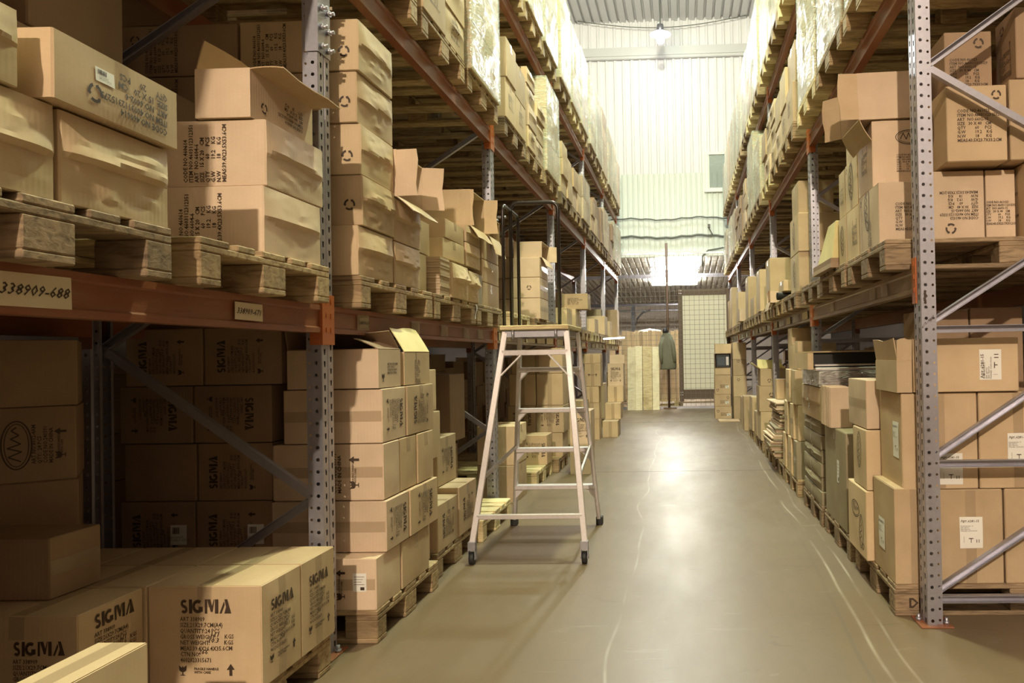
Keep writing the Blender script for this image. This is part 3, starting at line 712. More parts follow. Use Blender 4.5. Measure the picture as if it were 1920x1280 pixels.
for y in (.5, .75, 1.9): beam_label(('R', 0, 0), y, .13, .075, '', 'tape')
for k in range(1, 5):
    for i in range(5):
        if i != k % 3: beam_label(('L', k, 0), .28+i*.52, .42, .070, '', 'paper_cream', .0)
        beam_label(('R', k, 0), .3+i*.52, .30+.1*(i % 2), .070, '', 'paper_cream' if (i+k) % 2 else 'tape')

# ================================================================== PALLETS
def pal_parts(w):
    """euro pallet: 1.2 along x (centred), w along y (from 0)"""
    out = []; r = random.Random(int(w*1000))
    ws = [.145, .10, .145, .10, .145]; gap = (w-sum(ws))/4; y = 0
    for a in ws: out.append(('deck_board', (-.6+r.uniform(0, .006), .6, y, y+a, .122, .144))); y += a+gap
    for x in (-.6, -.0725, .455): out.append(('stringer_board', (x, x+.145, 0, w, .100, .122)))
    for x in (-.6, -.0725, .455):
        for a, b in ((0, .1), (w/2-.072, w/2+.072), (w-.1, w)): out.append(('block', (x, x+.145, a, b, .022, .100)))
    for a, b in ((0, .1), (w/2-.072, w/2+.072), (w-.1, w)): out.append(('skid_board', (-.6, .6, a, b, 0, .022)))
    return out
_pm = {}
def pallet(label, group, side, xf, y0, w, z, tone='wood', rich=True, rz=0, dx=0):
    """xf: x of the aisle end"""
    sg = -1 if side == 'L' else 1; xc = xf+sg*.6
    if rich:
        t = empty('pallet', (xc, y0, z), rz); tag(t, label, 'pallet', group)
        for i, (n_, b) in enumerate(pal_parts(w)):
            k = (n_, round(w, 3), i, tone)
            if k not in _pm: _pm[k] = MB().box(*b).mesh(n_, MT[tone], .004)
            link(n_, _pm[k], t)
        return t
    k = ('all', round(w, 2), tone)
    if k not in _pm:
        mb = MB(); [mb.box(*b) for n_, b in pal_parts(w)]; _pm[k] = mb.mesh('pallet', MT[tone])
    return tag(link('pallet', _pm[k], None, (xc, y0, z), (0, 0, rz)), label, 'pallet', group)

# ================================================================== LEFT RACK, LOWER SHELF (near bays)
ZP = .144
GL1 = 'pallets on the left lower shelf'; GC = 'cartons on the left lower shelf'
z1 = ZL[0]; zt = z1+ZP
pallet('worn pallet on the orange beam above the long 338909-688 label', GL1, 'L', -1.42, 1.22, .80, z1, 'wood_old')
pallet('worn pallet on the orange beam under the pale code-printed cartons', GL1, 'L', -1.42, 2.14, .80, z1, 'wood')
pallet('worn pallet carrying the tall stack of five creased cartons', GL1, 'L', -1.42, 3.235, .93, z1, 'wood')
pallet('pallet on the left lower shelf under the bulging sheet bundle', GL1, 'L', -1.42, 4.20, .84, z1, 'wood')
pallet('pallet on the left lower shelf ending at the second upright frame', GL1, 'L', -1.42, 5.08, .68, z1, 'wood')
C = carton
C('carton', 'creased sand carton at the far left on the first pallet, below a narrow one', GC, -1.965, -1.43, 1.25, 1.645, zt, zt+.219, 'sand', crease='A', ca=.02, tape='')
C('carton', 'creased yellowish carton under the carton printed CODE NO.460614', GC, -1.965, -1.43, 1.66, 2.02, zt, zt+.217, 'sand', crease='A', ca=.02, tape='')
C('carton', 'narrow sand carton at the photo edge beside the upside-down CODE print', GC, -1.85, -1.42, 1.10, 1.545, zt+.222, zt+.39, 'sand', crease='A', tape='')
C('carton', 'long carton with upside-down CODE NO.460614 print and barcode label', GC, -1.84, -1.405, 1.60, 2.03, zt+.223, zt+.383, 'tan', rz=.03, tape='T',
  prints=(('A', 'code', .045, .0, .86, 180), ('A', 'recycle', -.095, -.028, .72, 10)), labels=(('A', 'bar', -.062, .022, .062, .034, 0),))
C('carton', 'carton printed with vertical code block, standing directly on the second pallet', GC, -1.965, -1.435, 2.50, 2.90, zt, zt+.232, 'pink', crease='A', ca=.012, prints=(('F', 'code8', .045, -.01, 1.0, 90),), tape='')
C('carton', 'carton printed with vertical code block, carrying the open carton with wide flap', GC, -1.965, -1.435, 2.52, 2.925, zt+.235, zt+.466, 'pink', crease='A', ca=.014, prints=(('F', 'code8', .05, 0, 1.0, 90),), tape='')
open_carton('open carton with one wide flap over the aisle, on two code-printed cartons', GC, (-1.577, 2.72, zt+.470), (.195, .43, .17), 'Z',
            {'u+': (84, .12), 'u-': (-14, .11), 'v+': (70, .1)}, 'pink', (('A', 'recycle', -.13, -.03, .6, 0), ('A', 'code', .05, -.0, .62, 180)), inner='inner')
# behind: second row
for i, (zz, h) in enumerate(((zt, .228), (zt+.232, .228), (zt+.464, .20), (zt+.668, .38))):
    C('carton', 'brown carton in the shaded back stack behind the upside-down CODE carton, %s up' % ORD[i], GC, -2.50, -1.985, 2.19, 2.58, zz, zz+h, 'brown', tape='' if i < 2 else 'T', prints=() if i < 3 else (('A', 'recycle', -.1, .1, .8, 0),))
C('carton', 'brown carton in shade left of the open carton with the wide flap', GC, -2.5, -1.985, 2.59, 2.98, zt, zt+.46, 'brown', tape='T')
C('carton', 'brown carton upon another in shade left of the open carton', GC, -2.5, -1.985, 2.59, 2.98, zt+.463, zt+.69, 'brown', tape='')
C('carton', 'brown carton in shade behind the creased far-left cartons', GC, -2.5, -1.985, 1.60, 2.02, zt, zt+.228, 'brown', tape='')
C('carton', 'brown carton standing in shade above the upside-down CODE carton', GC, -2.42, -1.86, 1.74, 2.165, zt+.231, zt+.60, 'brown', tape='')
# stack of five with cam faces
rows = [(0, .222), (.226, .224), (.452, .226), (.680, .226), (.910, .228)]
for i, (a, h) in enumerate(rows):
    C('carton', '%s of five creased tan cartons stacked tall behind the first upright' % (['bottom', 'second-lowest', 'middle', 'second-highest', 'top'][i]), GC, -1.955+.01*(i % 2), -1.425+.005*((i*2) % 3-1), 3.235+.008*((i*7) % 4), 3.62+.006*((i*5) % 4), zt+a, zt+a+h, ['tan', 'tan', 'sand', 'tan', 'sand'][i],
      crease='A', ca=.022 if i < 2 else .012, bulge=.006, tape='', prints=(('F', 'recycle', .205, -.03+.01*(i % 2), .8, 0), ('F', 'code8', -.13, 0, 1, 90)) if i > 0 else (), n=10, rz=.012*((i % 3)-1))
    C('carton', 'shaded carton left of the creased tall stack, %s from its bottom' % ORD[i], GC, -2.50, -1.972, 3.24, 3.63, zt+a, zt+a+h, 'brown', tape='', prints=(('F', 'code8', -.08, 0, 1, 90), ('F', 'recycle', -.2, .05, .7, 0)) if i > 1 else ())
C('carton', 'creased carton at the bottom right of the five-carton stack', GC, -1.95, -1.425, 3.635, 3.985, zt, zt+.212, 'tan', crease='A', ca=.018, tape='', n=10)
C('carton', 'creased carton carrying the carton that opens onto the aisle', GC, -1.95, -1.425, 3.635, 4.00, zt+.216, zt+.43, 'tan', crease='A', ca=.016, tape='', n=10)
open_carton('torn carton lying on its side, opening onto the aisle, beside the five-carton stack', GC, (-1.645, 3.83, zt+.436), (.46, .37, .235), '+X', {'u-': (3, .105), 'u+': (14, .11), 'v-': (38, .11)}, 'pink', inner='pink')
for i, (a, h, y0_, y1_) in enumerate(((0, .23, 4.03, 4.30), (.234, .19, 4.03, 4.36))):
    C('carton', 'orange-tan taped carton set back beside the torn open carton, %s from below' % ORD[i], GC, -1.98, -1.50, y0_, y1_, zt+a, zt+a+h, 'tan', tape='TH')
# bulging bundle of sheets
mb = MB(); r = random.Random(4)
for i in range(14):
    z = zt+.002+i*.016; mb.box(-1.66+r.uniform(-.006, .004), -1.425+r.uniform(-.004, .004), 4.315+.004*(i % 2), 4.49, z, z+.0145)
tag(mb.build('sheet_bundle', MT['pink']), 'bundle of flat cardboard sheets seen edge-on on the lower left shelf', 'sheet bundle')
C('carton', 'bulging torn carton right of the edge-on sheet bundle', GC, -1.9, -1.41, 4.50, 4.83, zt, zt+.215, 'sand', crease='A', ca=.03, bulge=.018, tape='', n=10)
C('carton', 'bulging torn carton with greenish light, third from the sheet bundle', GC, -1.9, -1.415, 4.865, 5.10, zt, zt+.205, 'tan', crease='A', ca=.028, bulge=.015, tape='', n=10)
C('carton', 'flat carton on the bulging torn carton right of the sheet bundle', GC, -1.9, -1.44, 4.45, 4.84, zt+.24, zt+.36, 'sand', tape='T', rz=-.04)
C('carton', 'taped carton below the pale carton that opens right', GC, -1.9, -1.44, 4.47, 4.85, zt+.365, zt+.48, 'tan', tape='T')
for i, (a, h) in enumerate(((.24, .155), (.40, .11))):
    C('carton', 'carton under the pale right-opening carton, %s above the bulging one' % ORD[i], GC, -1.9, -1.43, 4.87, 5.20, zt+a, zt+a+h, 'tan', crease='A', tape='')
open_carton('pale carton lying on its side with its flap over the aisle', GC, (-1.62, 5.12, zt+.515), (.40, .36, .245), '+X', {'u-': (2, .02), 'v-': (50, .10), 'u+': (8, .09)}, 'sand', inner='sand')
for i, (a, h) in enumerate(((0, .17), (.174, .16), (.338, .165))):
    C('carton', 'carton beside the second upright on the lower left shelf, %s from below' % ORD[i], GC, -1.9, -1.43, 5.26, 5.72, zt+a, zt+a+h, 'tan', tape='T', crease='A' if i == 1 else '', n=6)
    if i == 0: C('carton', 'small grey-brown carton wedged between bulging carton and upright stack', GC, -1.9, -1.43, 5.115, 5.245, zt, zt+.21, 'grey', tape='')
open_carton('small open carton with a flap sticking out behind the second upright', GC, (-1.605, 5.52, zt+.508), (.40, .30, .15), '+X', {'v-': (62, .14)}, 'tan')

# ================================================================== LEFT RACK, FLOOR LEVEL (near bays)
GF = 'cartons on the floor pallets of the left rack'; GPF = 'floor pallets of the left rack'
pallet('pallet under the big SIGMA cartons at the front left', GPF, 'L', -1.44, 2.15, .80, 0, 'wood')
pallet('pallet under the tall wall of SIGMA cartons', GPF, 'L', -1.355, 3.20, .80, 0, 'wood')
for i in range(2): C('flat_carton', 'low flat carton under the inner SIGMA wall, %s' % ['towards the aisle', 'farthest from the aisle'][i], GF, -2.19-.36*i, -1.93-.27*i, 3.34, 3.72, ZP+.001, ZP+.192, 'brown', tape='', n=4)
pallet('pallet under the two SIGMA cartons left of the ladder', GPF, 'L', -1.40, 4.12, .78, 0, 'wood')
pallet('empty pale pallet behind the left foot of the ladder', GPF, 'L', -1.37, 4.95, .80, 0, 'wood_new')
SG = ('F', 'sigma', .0, -.0, .95, 0)
zb = ZP; H1 = .356
C('carton', 'big SIGMA carton facing the camera at the bottom, front corner of the pile', GF, -1.812, -1.425, 2.44, 2.692, zb, zb+H1-.012, 'tan', prints=(('F', 'sigma', .005, 0, 1.0, 0), ('A', 'sigma', 0, 0, .85, 0)), tape='tv', n=8)
C('carton', 'SIGMA carton right behind the front corner one, touching the upright foot', GF, -1.812, -1.425, 2.698, 2.955, zb, zb+H1-.012, 'tan', prints=(('A', 'sigma', 0, 0, .85, 0),), tape='tv', n=8)
C('carton', 'second SIGMA carton from the front corner, its slanted print facing the aisle', GF, -2.20, -1.825, 2.165, 2.432, zb, zb+H1-.014, 'tan', prints=(('F', 'sigma', .07, -.02, .9, 0), ('A', 'sigma', .01, .03, .95, 0)), tape='t', n=8)
C('carton', 'carton top in half shade behind the front SIGMA carton', GF, -2.20, -1.818, 2.44, 2.692, zb, zb+H1-.012, 'tan', tape='t')
C('carton', 'carton top in half shade behind the front row, beside the upright', GF, -2.20, -1.818, 2.698, 2.955, zb, zb+H1-.012, 'tan', tape='t')
C('carton', 'carton top deepest in shade below the stacked back wall', GF, -2.60, -2.205, 2.44, 2.955, zb, zb+H1-.012, 'tan', tape='t')
C('carton', 'carton at the far left of the bottom pile, cut by the photo edge', GF, -2.60, -2.205, 2.165, 2.432, zb, zb+H1-.014, 'tan', tape='t')
C('carton', 'narrow brightly lit plain carton at the very bottom left', GF, -1.565, -1.432, 1.55, 1.925, zb+.001, zb+.355, 'sand', tape='t')
pallet('pallet at the very bottom left under the narrow lit carton', GPF, 'L', -1.44, 1.30, .80, 0, 'wood')
C('carton', 'plain carton lying on the bottom pile in shade, left of the SIGMA wall', GF, -2.33, -2.027, 2.297, 2.505, zb+H1-.010, zb+H1+.185, 'brown', tape='h')
for i, (a, h, lab, pr) in enumerate(((.008, .335, 'lowest', ()), (.345, .262, 'middle', (('F', 'oval', .035, 0, 1.15, 90), ('F', 'lines', .105, 0, .8, 90), ('F', 'fragile', .155, 0, .7, 90))), (.609, .235, 'top', ()))):
    C('carton', '%s carton of the dark stack at the far left below the beam' % lab, GF, -2.65, -2.25, 2.468, 2.768, zb+H1+a-.018, zb+H1+a+h-.018, 'brown', prints=pr, tape='', rz=.65-.03*(i == 1))
# wall of cartons behind the first frame: rows of .264
RH = .264
SV = lambda u=0, r=90: (('F', 'sigma', u, 0, .85, r),)
SA = lambda r=90: (('A', 'sigma', 0, 0, .82, r),)
cols = {0: [(-1.92, -1.41, 'p'), (-2.245, -1.89, 'l'), (-2.60, -2.255, 'l')], 1: [(-1.92, -1.40, ''), (-2.235, -1.89, 's'), (-2.58, -2.245, '')],
        2: [(-1.92, -1.415, 'f'), (-2.25, -1.89, 's'), (-2.60, -2.26, 's')], 3: [(-1.87, -1.42, ''), (-2.20, -1.84, 's'), (-2.57, -2.21, 's')]}
RN = ['bottom', 'second', 'third', 'fourth']; RZ = [.144, .372, .602, .858, 1.105]
for r_ in range(4):
    for c_, (xa, xb, st) in enumerate(cols[r_]):
        z = RZ[r_] if c_ == 0 else ZP+.052+RH*r_+ZP; zc = (RZ[r_+1] if c_ == 0 else z+RH)-.004; pr = (); lb = ()
        if c_ == 0: xa += .045; xb += .05
        if st in 'ls' and st: pr = (('F', 'sigma', -.01, 0, .85, -90 if r_ == 2 else 90),)
        if st == 'l': lb = (('F', 'bar', .10, -.02, .075, .09, 0),)
        if st == 'p': pr = (('F', 'fragile', .10, 0, .85, 90),); lb = (('F', 'rows', .185, .01, .06, .08, 0),)
        if st == 'f': pr = (('F', 'lines', .02, 0, 1.1, 90), ('F', 'fragile', .12, 0, .95, 90))
        dy = (.275, .27, .185, .28)[r_] if c_ == 0 else .30
        y0_ = (3.205, 3.30, 3.315, 3.32)[r_] if c_ == 0 else 3.335
        lab = ('front' if c_ == 0 else ['', 'middle', 'inner'][c_])+' carton in the %s row of the SIGMA wall, %s' % (RN[r_], 'right of the first upright' if c_ == 0 else 'seen left of the first upright')
        if c_ == 0 and r_ in (1, 3): pr = tuple(pr)+(('A', 'sigma', 0, 0, .78, -90),)
        C('carton', lab, GF, xa, xb, y0_, y0_+dy, z, zc, 'pink' if c_ == 0 else 'brown', prints=pr, labels=lb, tape='H' if c_ == 0 else '', n=7)  # same cardboard throughout; the shade on inner cartons is painted in by tone
# further cartons of the same wall along the aisle
EX = [(0, 3.49, 3.86, -1.40, ''), (1, 3.58, 3.98, -1.39, 's'), (2, 3.51, 3.72, -1.41, ''), (2, 3.73, 3.96, -1.405, ''), (3, 3.61, 3.99, -1.41, 's')]
for i, (r_, ya, yb, xf, st) in enumerate(EX):
    C('carton', 'aisle-side carton in the %s row of the SIGMA wall, %s past the corner' % (RN[r_], 'next one' if i != 3 else 'second one'), GF, xf-.33, xf+.045, ya, yb, RZ[r_]+.001, RZ[r_+1]-.004, 'tan', prints=SA(-90 if i % 2 else 90) if st else (), tape='T', n=6)
C('carton', 'plain carton at the foot of the SIGMA wall, far end of its pallet', GF, -1.78, -1.41, 3.87, 4.03, ZP, ZP+.26, 'tan', tape='v')
open_carton('open pale carton on top of the SIGMA wall, flaps up', GF, (-1.59, 3.44, 1.106), (.42, .26, .175), 'Z', {'u-': (8, .16), 'v+': (-50, .15), 'u+': (-62, .12), 'v-': (-88, .1)}, 'pink', (('A', 'lines', .03, .0, .7, 0), ('A', 'glass', -.08, -.04, .7, 0)), inner='brown')
open_carton('open carton of upright sheets with a pale flap raised, on the SIGMA wall', GF, (-1.56, 3.80, 1.106), (.36, .36, .165), 'Z', {'u+': (-28, .14), 'u-': (20, .1)}, 'tan', (('A', 'code', 0, 0, .6, 90),), inner='yellow')
for i, (ya, yb, za, zc, xf) in enumerate(((4.02, 4.20, ZP+.80, ZP+1.03, -1.42), (4.05, 4.26, ZP+.53, ZP+.79, -1.42), (4.04, 4.13, ZP+.265, ZP+.52, -1.42))):
    C('carton', 'narrow yellowish carton in the gap right of the SIGMA wall, %s from the top' % ORD[i], GF, xf-.37, xf, ya, yb, za, zc, 'sand', tape='H', n=6)
C('carton', 'SIGMA carton in the left of the pair beside the ladder foot', GF, -1.78, -1.40, 4.135, 4.505, ZP, ZP+.264, 'tan', prints=SA(90), tape='T')
C('carton', 'SIGMA carton in the right of the pair beside the ladder foot', GF, -1.78, -1.395, 4.515, 4.89, ZP, ZP+.30, 'tan', prints=SA(90), tape='T')
C('carton', 'SIGMA carton standing on the pair left of the ladder', GF, -1.90, -1.52, 4.50, 4.87, ZP+.304, ZP+.60, 'tan', prints=SA(-90), tape='T')
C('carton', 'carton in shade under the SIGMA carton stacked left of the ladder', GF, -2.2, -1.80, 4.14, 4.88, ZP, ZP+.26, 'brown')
# dark cartons deep in that bay
for i, (xa, xb, ya, za, zc, pr) in enumerate(((-2.55, -2.12, 5.2, ZP, .62, 1), (-2.08, -1.72, 5.2, ZP, .60, 1), (-2.5, -2.05, 5.15, .66, 1.08, 0), (-2.0, -1.66, 5.2, .64, 1.12, 0), (-2.45, -1.95, 4.6, .65, 1.0, 1), (-2.2, -1.7, 5.5, 1.13, 1.32, 0))):
    if i == 5: continue
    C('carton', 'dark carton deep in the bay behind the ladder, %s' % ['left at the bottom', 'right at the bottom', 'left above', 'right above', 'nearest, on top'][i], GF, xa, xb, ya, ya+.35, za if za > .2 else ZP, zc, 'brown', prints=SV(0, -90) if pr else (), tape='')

# ================================================================== RIGHT RACK, LOWER SHELF (near bay)
zR = ZR[0]; zt = zR+ZP; GR = 'cartons on the right lower shelf'; GPR = 'pallets on the right lower shelf'
pallet('worn pallet at the end of the right lower shelf, under printed cartons', GPR, 'R', .945, 3.52, .80, zR, 'wood_old')
pallet('pallet under the yellow wedge on the right lower shelf', GPR, 'R', .94, 4.38, .80, zR, 'wood_old')
pallet('pallet stamped on its block end on the right lower shelf', GPR, 'R', .95, 5.24, .80, zR, 'wood_old')
C('carton', 'carton with oval mark and code block at the shelf edge left of the end frame', GR, .958, 1.195, 3.66, 4.06, zt, zt+.30, 'pink', prints=(('F', 'codeR', .05, -.02, .9, 0), ('B', 'oval', -.02, .06, 1.5, 90), ('B', 'recycle', -.15, .11, .5, 0), ('B', 'lines', .02, -.07, .8, 90)), tape='', n=8)
C('carton', 'carton with oval mark on the second tier left of the end frame', GR, .965, 1.225, 3.79, 4.10, zt+.305, zt+.64, 'pink', prints=(('F', 'oval', .06, .08, 1.0, 0), ('F', 'codeR', .05, -.05, .6, 0), ('B', 'codeR', 0, 0, .7, 90)), tape='')
open_carton('torn-flapped carton on top, open toward the aisle, left of the end frame', GR, (1.06, 3.95, zt+.648), (.34, .34, .235), '-X', {'u+': (4, .10), 'v-': (105, .12), 'u-': (35, .10)}, 'pink', tilt=(0, -.04, .05), inner='tan')
C('carton', 'green-lit carton with oval mark, left of the printed end carton, upper tier', GR, .965, 1.25, 4.12, 4.42, zt+.285, zt+.565, 'sand', prints=(('B', 'oval', 0, .02, 1.4, 90), ('B', 'recycle', -.1, .1, .5, 0)), tape='v')
C('carton', 'green-lit carton at the far side of the upper tier near the yellow wedge', GR, .965, 1.3, 4.43, 4.60, zt+.285, zt+.56, 'sand', prints=(('B', 'codeR', 0, 0, .6, 90),), tape='')
C('carton', 'tall carton highest behind the torn-flapped one', GR, 1.0, 1.20, 4.30, 4.54, zt+.57, zt+.93, 'sand', prints=(('B', 'codeR', 0, .03, .8, 90),), tape='')
C('carton', 'carton with oval mark in the bottom tier right of the yellow wedge', GR, .958, 1.2, 4.39, 4.60, zt, zt+.28, 'sand', prints=(('B', 'oval', .0, .0, 1.2, 90),), tape='')
C('carton', 'narrow carton in the bottom tier beside the printed end carton', GR, .960, 1.2, 4.08, 4.38, zt, zt+.28, 'sand', prints=(('B', 'codeR', .05, 0, .7, 90),), tape='')
# pale yellow wedge leaning on the pallet edge
mb = MB(); t = empty('wedge_block', (.95, 4.62, zt-.04)); tag(t, 'pale yellow tapered block with brown foot leaning at the shelf edge', 'block')
def frus(mb, x0, x1, ya, yb, z0, xt0, xt1, yc, yd, z1_): mb.raw([(x0, ya, z0), (x1, ya, z0), (x1, yb, z0), (x0, yb, z0), (xt0, yc, z1_), (xt1, yc, z1_), (xt1, yd, z1_), (xt0, yd, z1_)], [(0, 3, 2, 1), (4, 5, 6, 7), (0, 1, 5, 4), (1, 2, 6, 5), (2, 3, 7, 6), (3, 0, 4, 7)])
frus(mb, -.03, .17, 0.03, .56, .045, .0, .13, .02, .24, .33); mb.build('wedge', MT['yellow'], t, .004)
mb = MB(); frus(mb, -.04, .18, 0.02, .60, -.06+.10, -.03, .17, .03, .56, .10); mb.box(-.035, .175, .025, .585, .042, .10)
o = mb.build('foot', MT['brown'], t); o['label'] = 'brown foot band'
t.rotation_euler = (0, 0, .02)
# cartons behind the end frame, facing the camera
CR = 'codeR'
C('carton', 'pale carton printed upside down on the pallet behind the end frame', GR, 1.20, 1.44, 3.60, 4.0, zt, zt+.33, 'pink', prints=(('F', CR, 0, .0, .9, 180), ('F', 'recycle', -.04, -.11, .8, 180)), tape='')
C('carton', 'narrow carton beside the upside-down printed one behind the end frame', GR, 1.448, 1.585, 3.60, 4.0, zt, zt+.33, 'pink', prints=(('F', CR, 0, -.04, .75, 0),), tape='')
C('carton', 'carton at the right photo edge on the shelf behind the end frame', GR, 1.60, 1.95, 3.47, 3.9, zt, zt+.345, 'tan', prints=(('B', CR, 0, 0, .9, 0),), tape='')
C('carton', 'carton with code block overhanging behind the crossing braces, middle tier', GR, 1.235, 1.51, 3.495, 3.93, zt+.348, zt+.70, 'tan', prints=(('F', CR, .01, -.01, 1.0, 0), ('F', 'recycle', .09, .13, .7, 0), ('B', 'oval', 0, .02, 1.4, 90), ('B', 'recycle', -.15, .13, .6, 0)), tape='T')
C('carton', 'carton at the right photo edge in the middle tier behind the braces', GR, 1.525, 1.80, 3.50, 3.93, zt+.35, zt+.725, 'tan', tape='')
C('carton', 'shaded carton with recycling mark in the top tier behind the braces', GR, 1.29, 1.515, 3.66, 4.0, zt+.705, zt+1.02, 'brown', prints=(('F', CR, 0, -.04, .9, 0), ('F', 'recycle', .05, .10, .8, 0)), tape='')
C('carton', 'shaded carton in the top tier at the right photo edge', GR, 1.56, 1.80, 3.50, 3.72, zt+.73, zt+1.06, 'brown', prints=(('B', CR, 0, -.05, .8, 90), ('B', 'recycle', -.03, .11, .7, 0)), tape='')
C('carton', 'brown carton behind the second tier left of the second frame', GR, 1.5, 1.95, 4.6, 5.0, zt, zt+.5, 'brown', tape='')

# ================================================================== RIGHT RACK, FLOOR LEVEL
GRF = 'cartons on the floor pallets of the right rack'; GRP = 'floor pallets of the right rack'
pd = pallet('dark pallet stamped DE at the foot of the end frame', GRP, 'R', .955, 3.512, .80, 0, 'wood_old')
mb = MB(); V, Fc = text2d('DB', .062, .03); mb.raw([(x-.01, 3.5105, .061+z) for x, z in V], Fc)
bl = [o for o in pd.children if o.name.startswith('block')][0]
o = mb.build('stamp', MT['ink']); o.parent = bl; o.location = (1.07-1.555, -3.512, 0)
pallet('dark pallet under the tall flat brown carton by the right aisle edge', GRP, 'R', .95, 4.42, .80, 0, 'wood_old')
pallet('dark pallet under the taped long cartons by the right aisle edge', GRP, 'R', .945, 5.30, .80, 0, 'wood_old')
C('carton', 'upright carton with white label at the foot of the end frame', GRF,   .962, 1.155, 3.515, 3.90, ZP, ZP+.447, 'tan', labels=(('B', 'art', -.02, -.03, .11, .15, 0),), tape='V', bulge=.004, prints=())
C('carton', 'carton with oval marks protruding left of the labelled upright carton', GRF, .925, 1.20, 3.91, 4.33, ZP, ZP+.36, 'sand', prints=(('B', 'oval', .1, -.05, 1.2, 90), ('B', 'recycle', .14, -.12, .6, 0), ('B', 'oval', -.02, .05, 1.2, 0)), tape='')
C('carton', 'carton with recycling mark and code block, middle of the printed stack', GRF, .935, 1.165, 3.92, 4.22, ZP+.364, ZP+.675, 'sand', prints=(('F', CR, .045, -.05, .75, 0), ('F', 'recycle', .07, .07, .75, 0), ('B', 'oval', 0, .04, 1.3, 90)), tape='')
C('carton', 'taped carton with sideways code block, top of the printed stack', GRF, .945, 1.145, 3.94, 4.36, ZP+.68, ZP+.935, 'pink', prints=(('F', CR, .04, .0, .65, -90),), tape='h', bulge=.004)
for i, (x0, x1, za, zc, lx) in enumerate(((1.165, 1.46, ZP, .582, .0), (1.47, 1.80, ZP, .582, None), (1.005, 1.352, .585, 1.032, .05), (1.36, 1.72, .585, 1.032, .0))):
    C('carton', ['brown carton low behind the lowest slanting brace, with label', 'brown carton low at the right photo edge', 'brown carton with white label behind the end upright', 'brown carton with white label right of the end upright, mid height'][i], GRF, x0, x1, 3.52, 3.9, za, zc, 'tan',
      labels=((('F', 'art', lx if i != 0 else .0, [.02, 0, -.13, -.04][i], .105, .145, 0),) if lx is not None else ())+((('B', 'art', .1, .0, .10, .17, 0),) if i == 2 else ()), tape='V', bulge=.003)
C('carton', 'wide brown carton with white label high behind the end frame', GRF, 1.06, 1.54, 3.50, 3.9, 1.036, 1.285, 'tan', labels=(('F', 'art', .11, .0, .14, .10, 90),), tape='')
open_carton('small open-topped carton end beside the wide labelled one', GRF, (1.02, 3.70, 1.036), (.07, .38, .15), 'Z', {'u-': (8, .1), 'v-': (5, .1)}, 'tan')
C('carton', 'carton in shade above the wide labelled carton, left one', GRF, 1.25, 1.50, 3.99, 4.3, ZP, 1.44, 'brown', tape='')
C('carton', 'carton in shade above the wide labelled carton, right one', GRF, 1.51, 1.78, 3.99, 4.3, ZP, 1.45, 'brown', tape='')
C('tall_carton', 'tall flat brown carton with white label standing by the right aisle edge', GRF, .952, 1.20, 4.50, 5.16, ZP, ZP+.60, 'grey', labels=(('B', 'rows', .12, .04, .06, .14, 0),), tape='T', bulge=.006)
# upright bundle of sheets on it
mb = MB(); r = random.Random(9)
for i in range(20): y = 4.80+i*.0165; mb.box(.925+r.uniform(-.004, .004), 1.06, y, y+.015, ZP+.603, ZP+.86+r.uniform(-.003, .003))
tag(mb.build('sheet_bundle', MT['pink']), 'bundle of upright cardboard sheets on the tall flat carton', 'sheet bundle')
C('carton', 'tan carton with torn top seam beside the upright sheet bundle', GRF, .935, 1.30, 5.20, 6.02, ZP+.605, ZP+.84, 'tan', tape='t', crease='B', ca=.012, labels=(('B', 'rows', -.05, -.02, .06, .09, 0),))
for i in range(6):
    C('long_carton', 'long flat taped carton, %s from the floor pallet, by the right aisle edge' % ORD[i], GRF, .95+.008*(i % 2), 1.55, 5.31+.012*((i*3) % 4), 6.07, ZP+i*.0995, ZP+i*.0995+.096, 'grey', tape='v', bulge=.008, cat='carton', crease='B' if i % 2 else '')
C('carton', 'flat taped pack behind the torn-topped tan carton', GRF, 1.32, 1.75, 5.2, 6.0, ZP+.605, ZP+.84, 'tan', tape='')
# silver wrapped pack and black-lined tray
c_ = C('wrapped_pack', 'silvery wrapped long pack on top of the right floor stack', GRF, .93, 1.60, 5.22, 5.95, ZP+.845, ZP+.955, 'grey', tape='', cat='pack'); c_.data.materials.clear(); c_.data.materials.append(MT['silver'])
t = empty('lined_tray', (1.24, 5.55, ZP+.958)); tag(t, 'black-lined tray with brown lid on the silvery pack', 'tray', GRF)
mb = MB(); mb.box(-.33, .33, -.32, .35, 0, .022); mb.box(-.33, .33, -.29, .35, .030, .045); mb.build('rail', MT['alu'], t, .004)
MB().box(-.34, .33, -.27, .33, .046, .125).build('lining', MT['black'], t)
mb = MB(); mb.box(-.36, .33, -.30, .33, .127, .136); mb.build('lid', MT['tan'], t)
mb = MB(); mb.box(-.38, -.341, -.30, .30, .01, .125); mb.build('end_flap', MT['sand'], t)
# small pieces of board on the floor under the end frame
tag(MB().box(1.66, 1.80, 4.35, 4.47, .0, .02).build('wood_offcut', MT['wood_new']), 'flat wood offcut on the floor under the end frame', 'offcut')

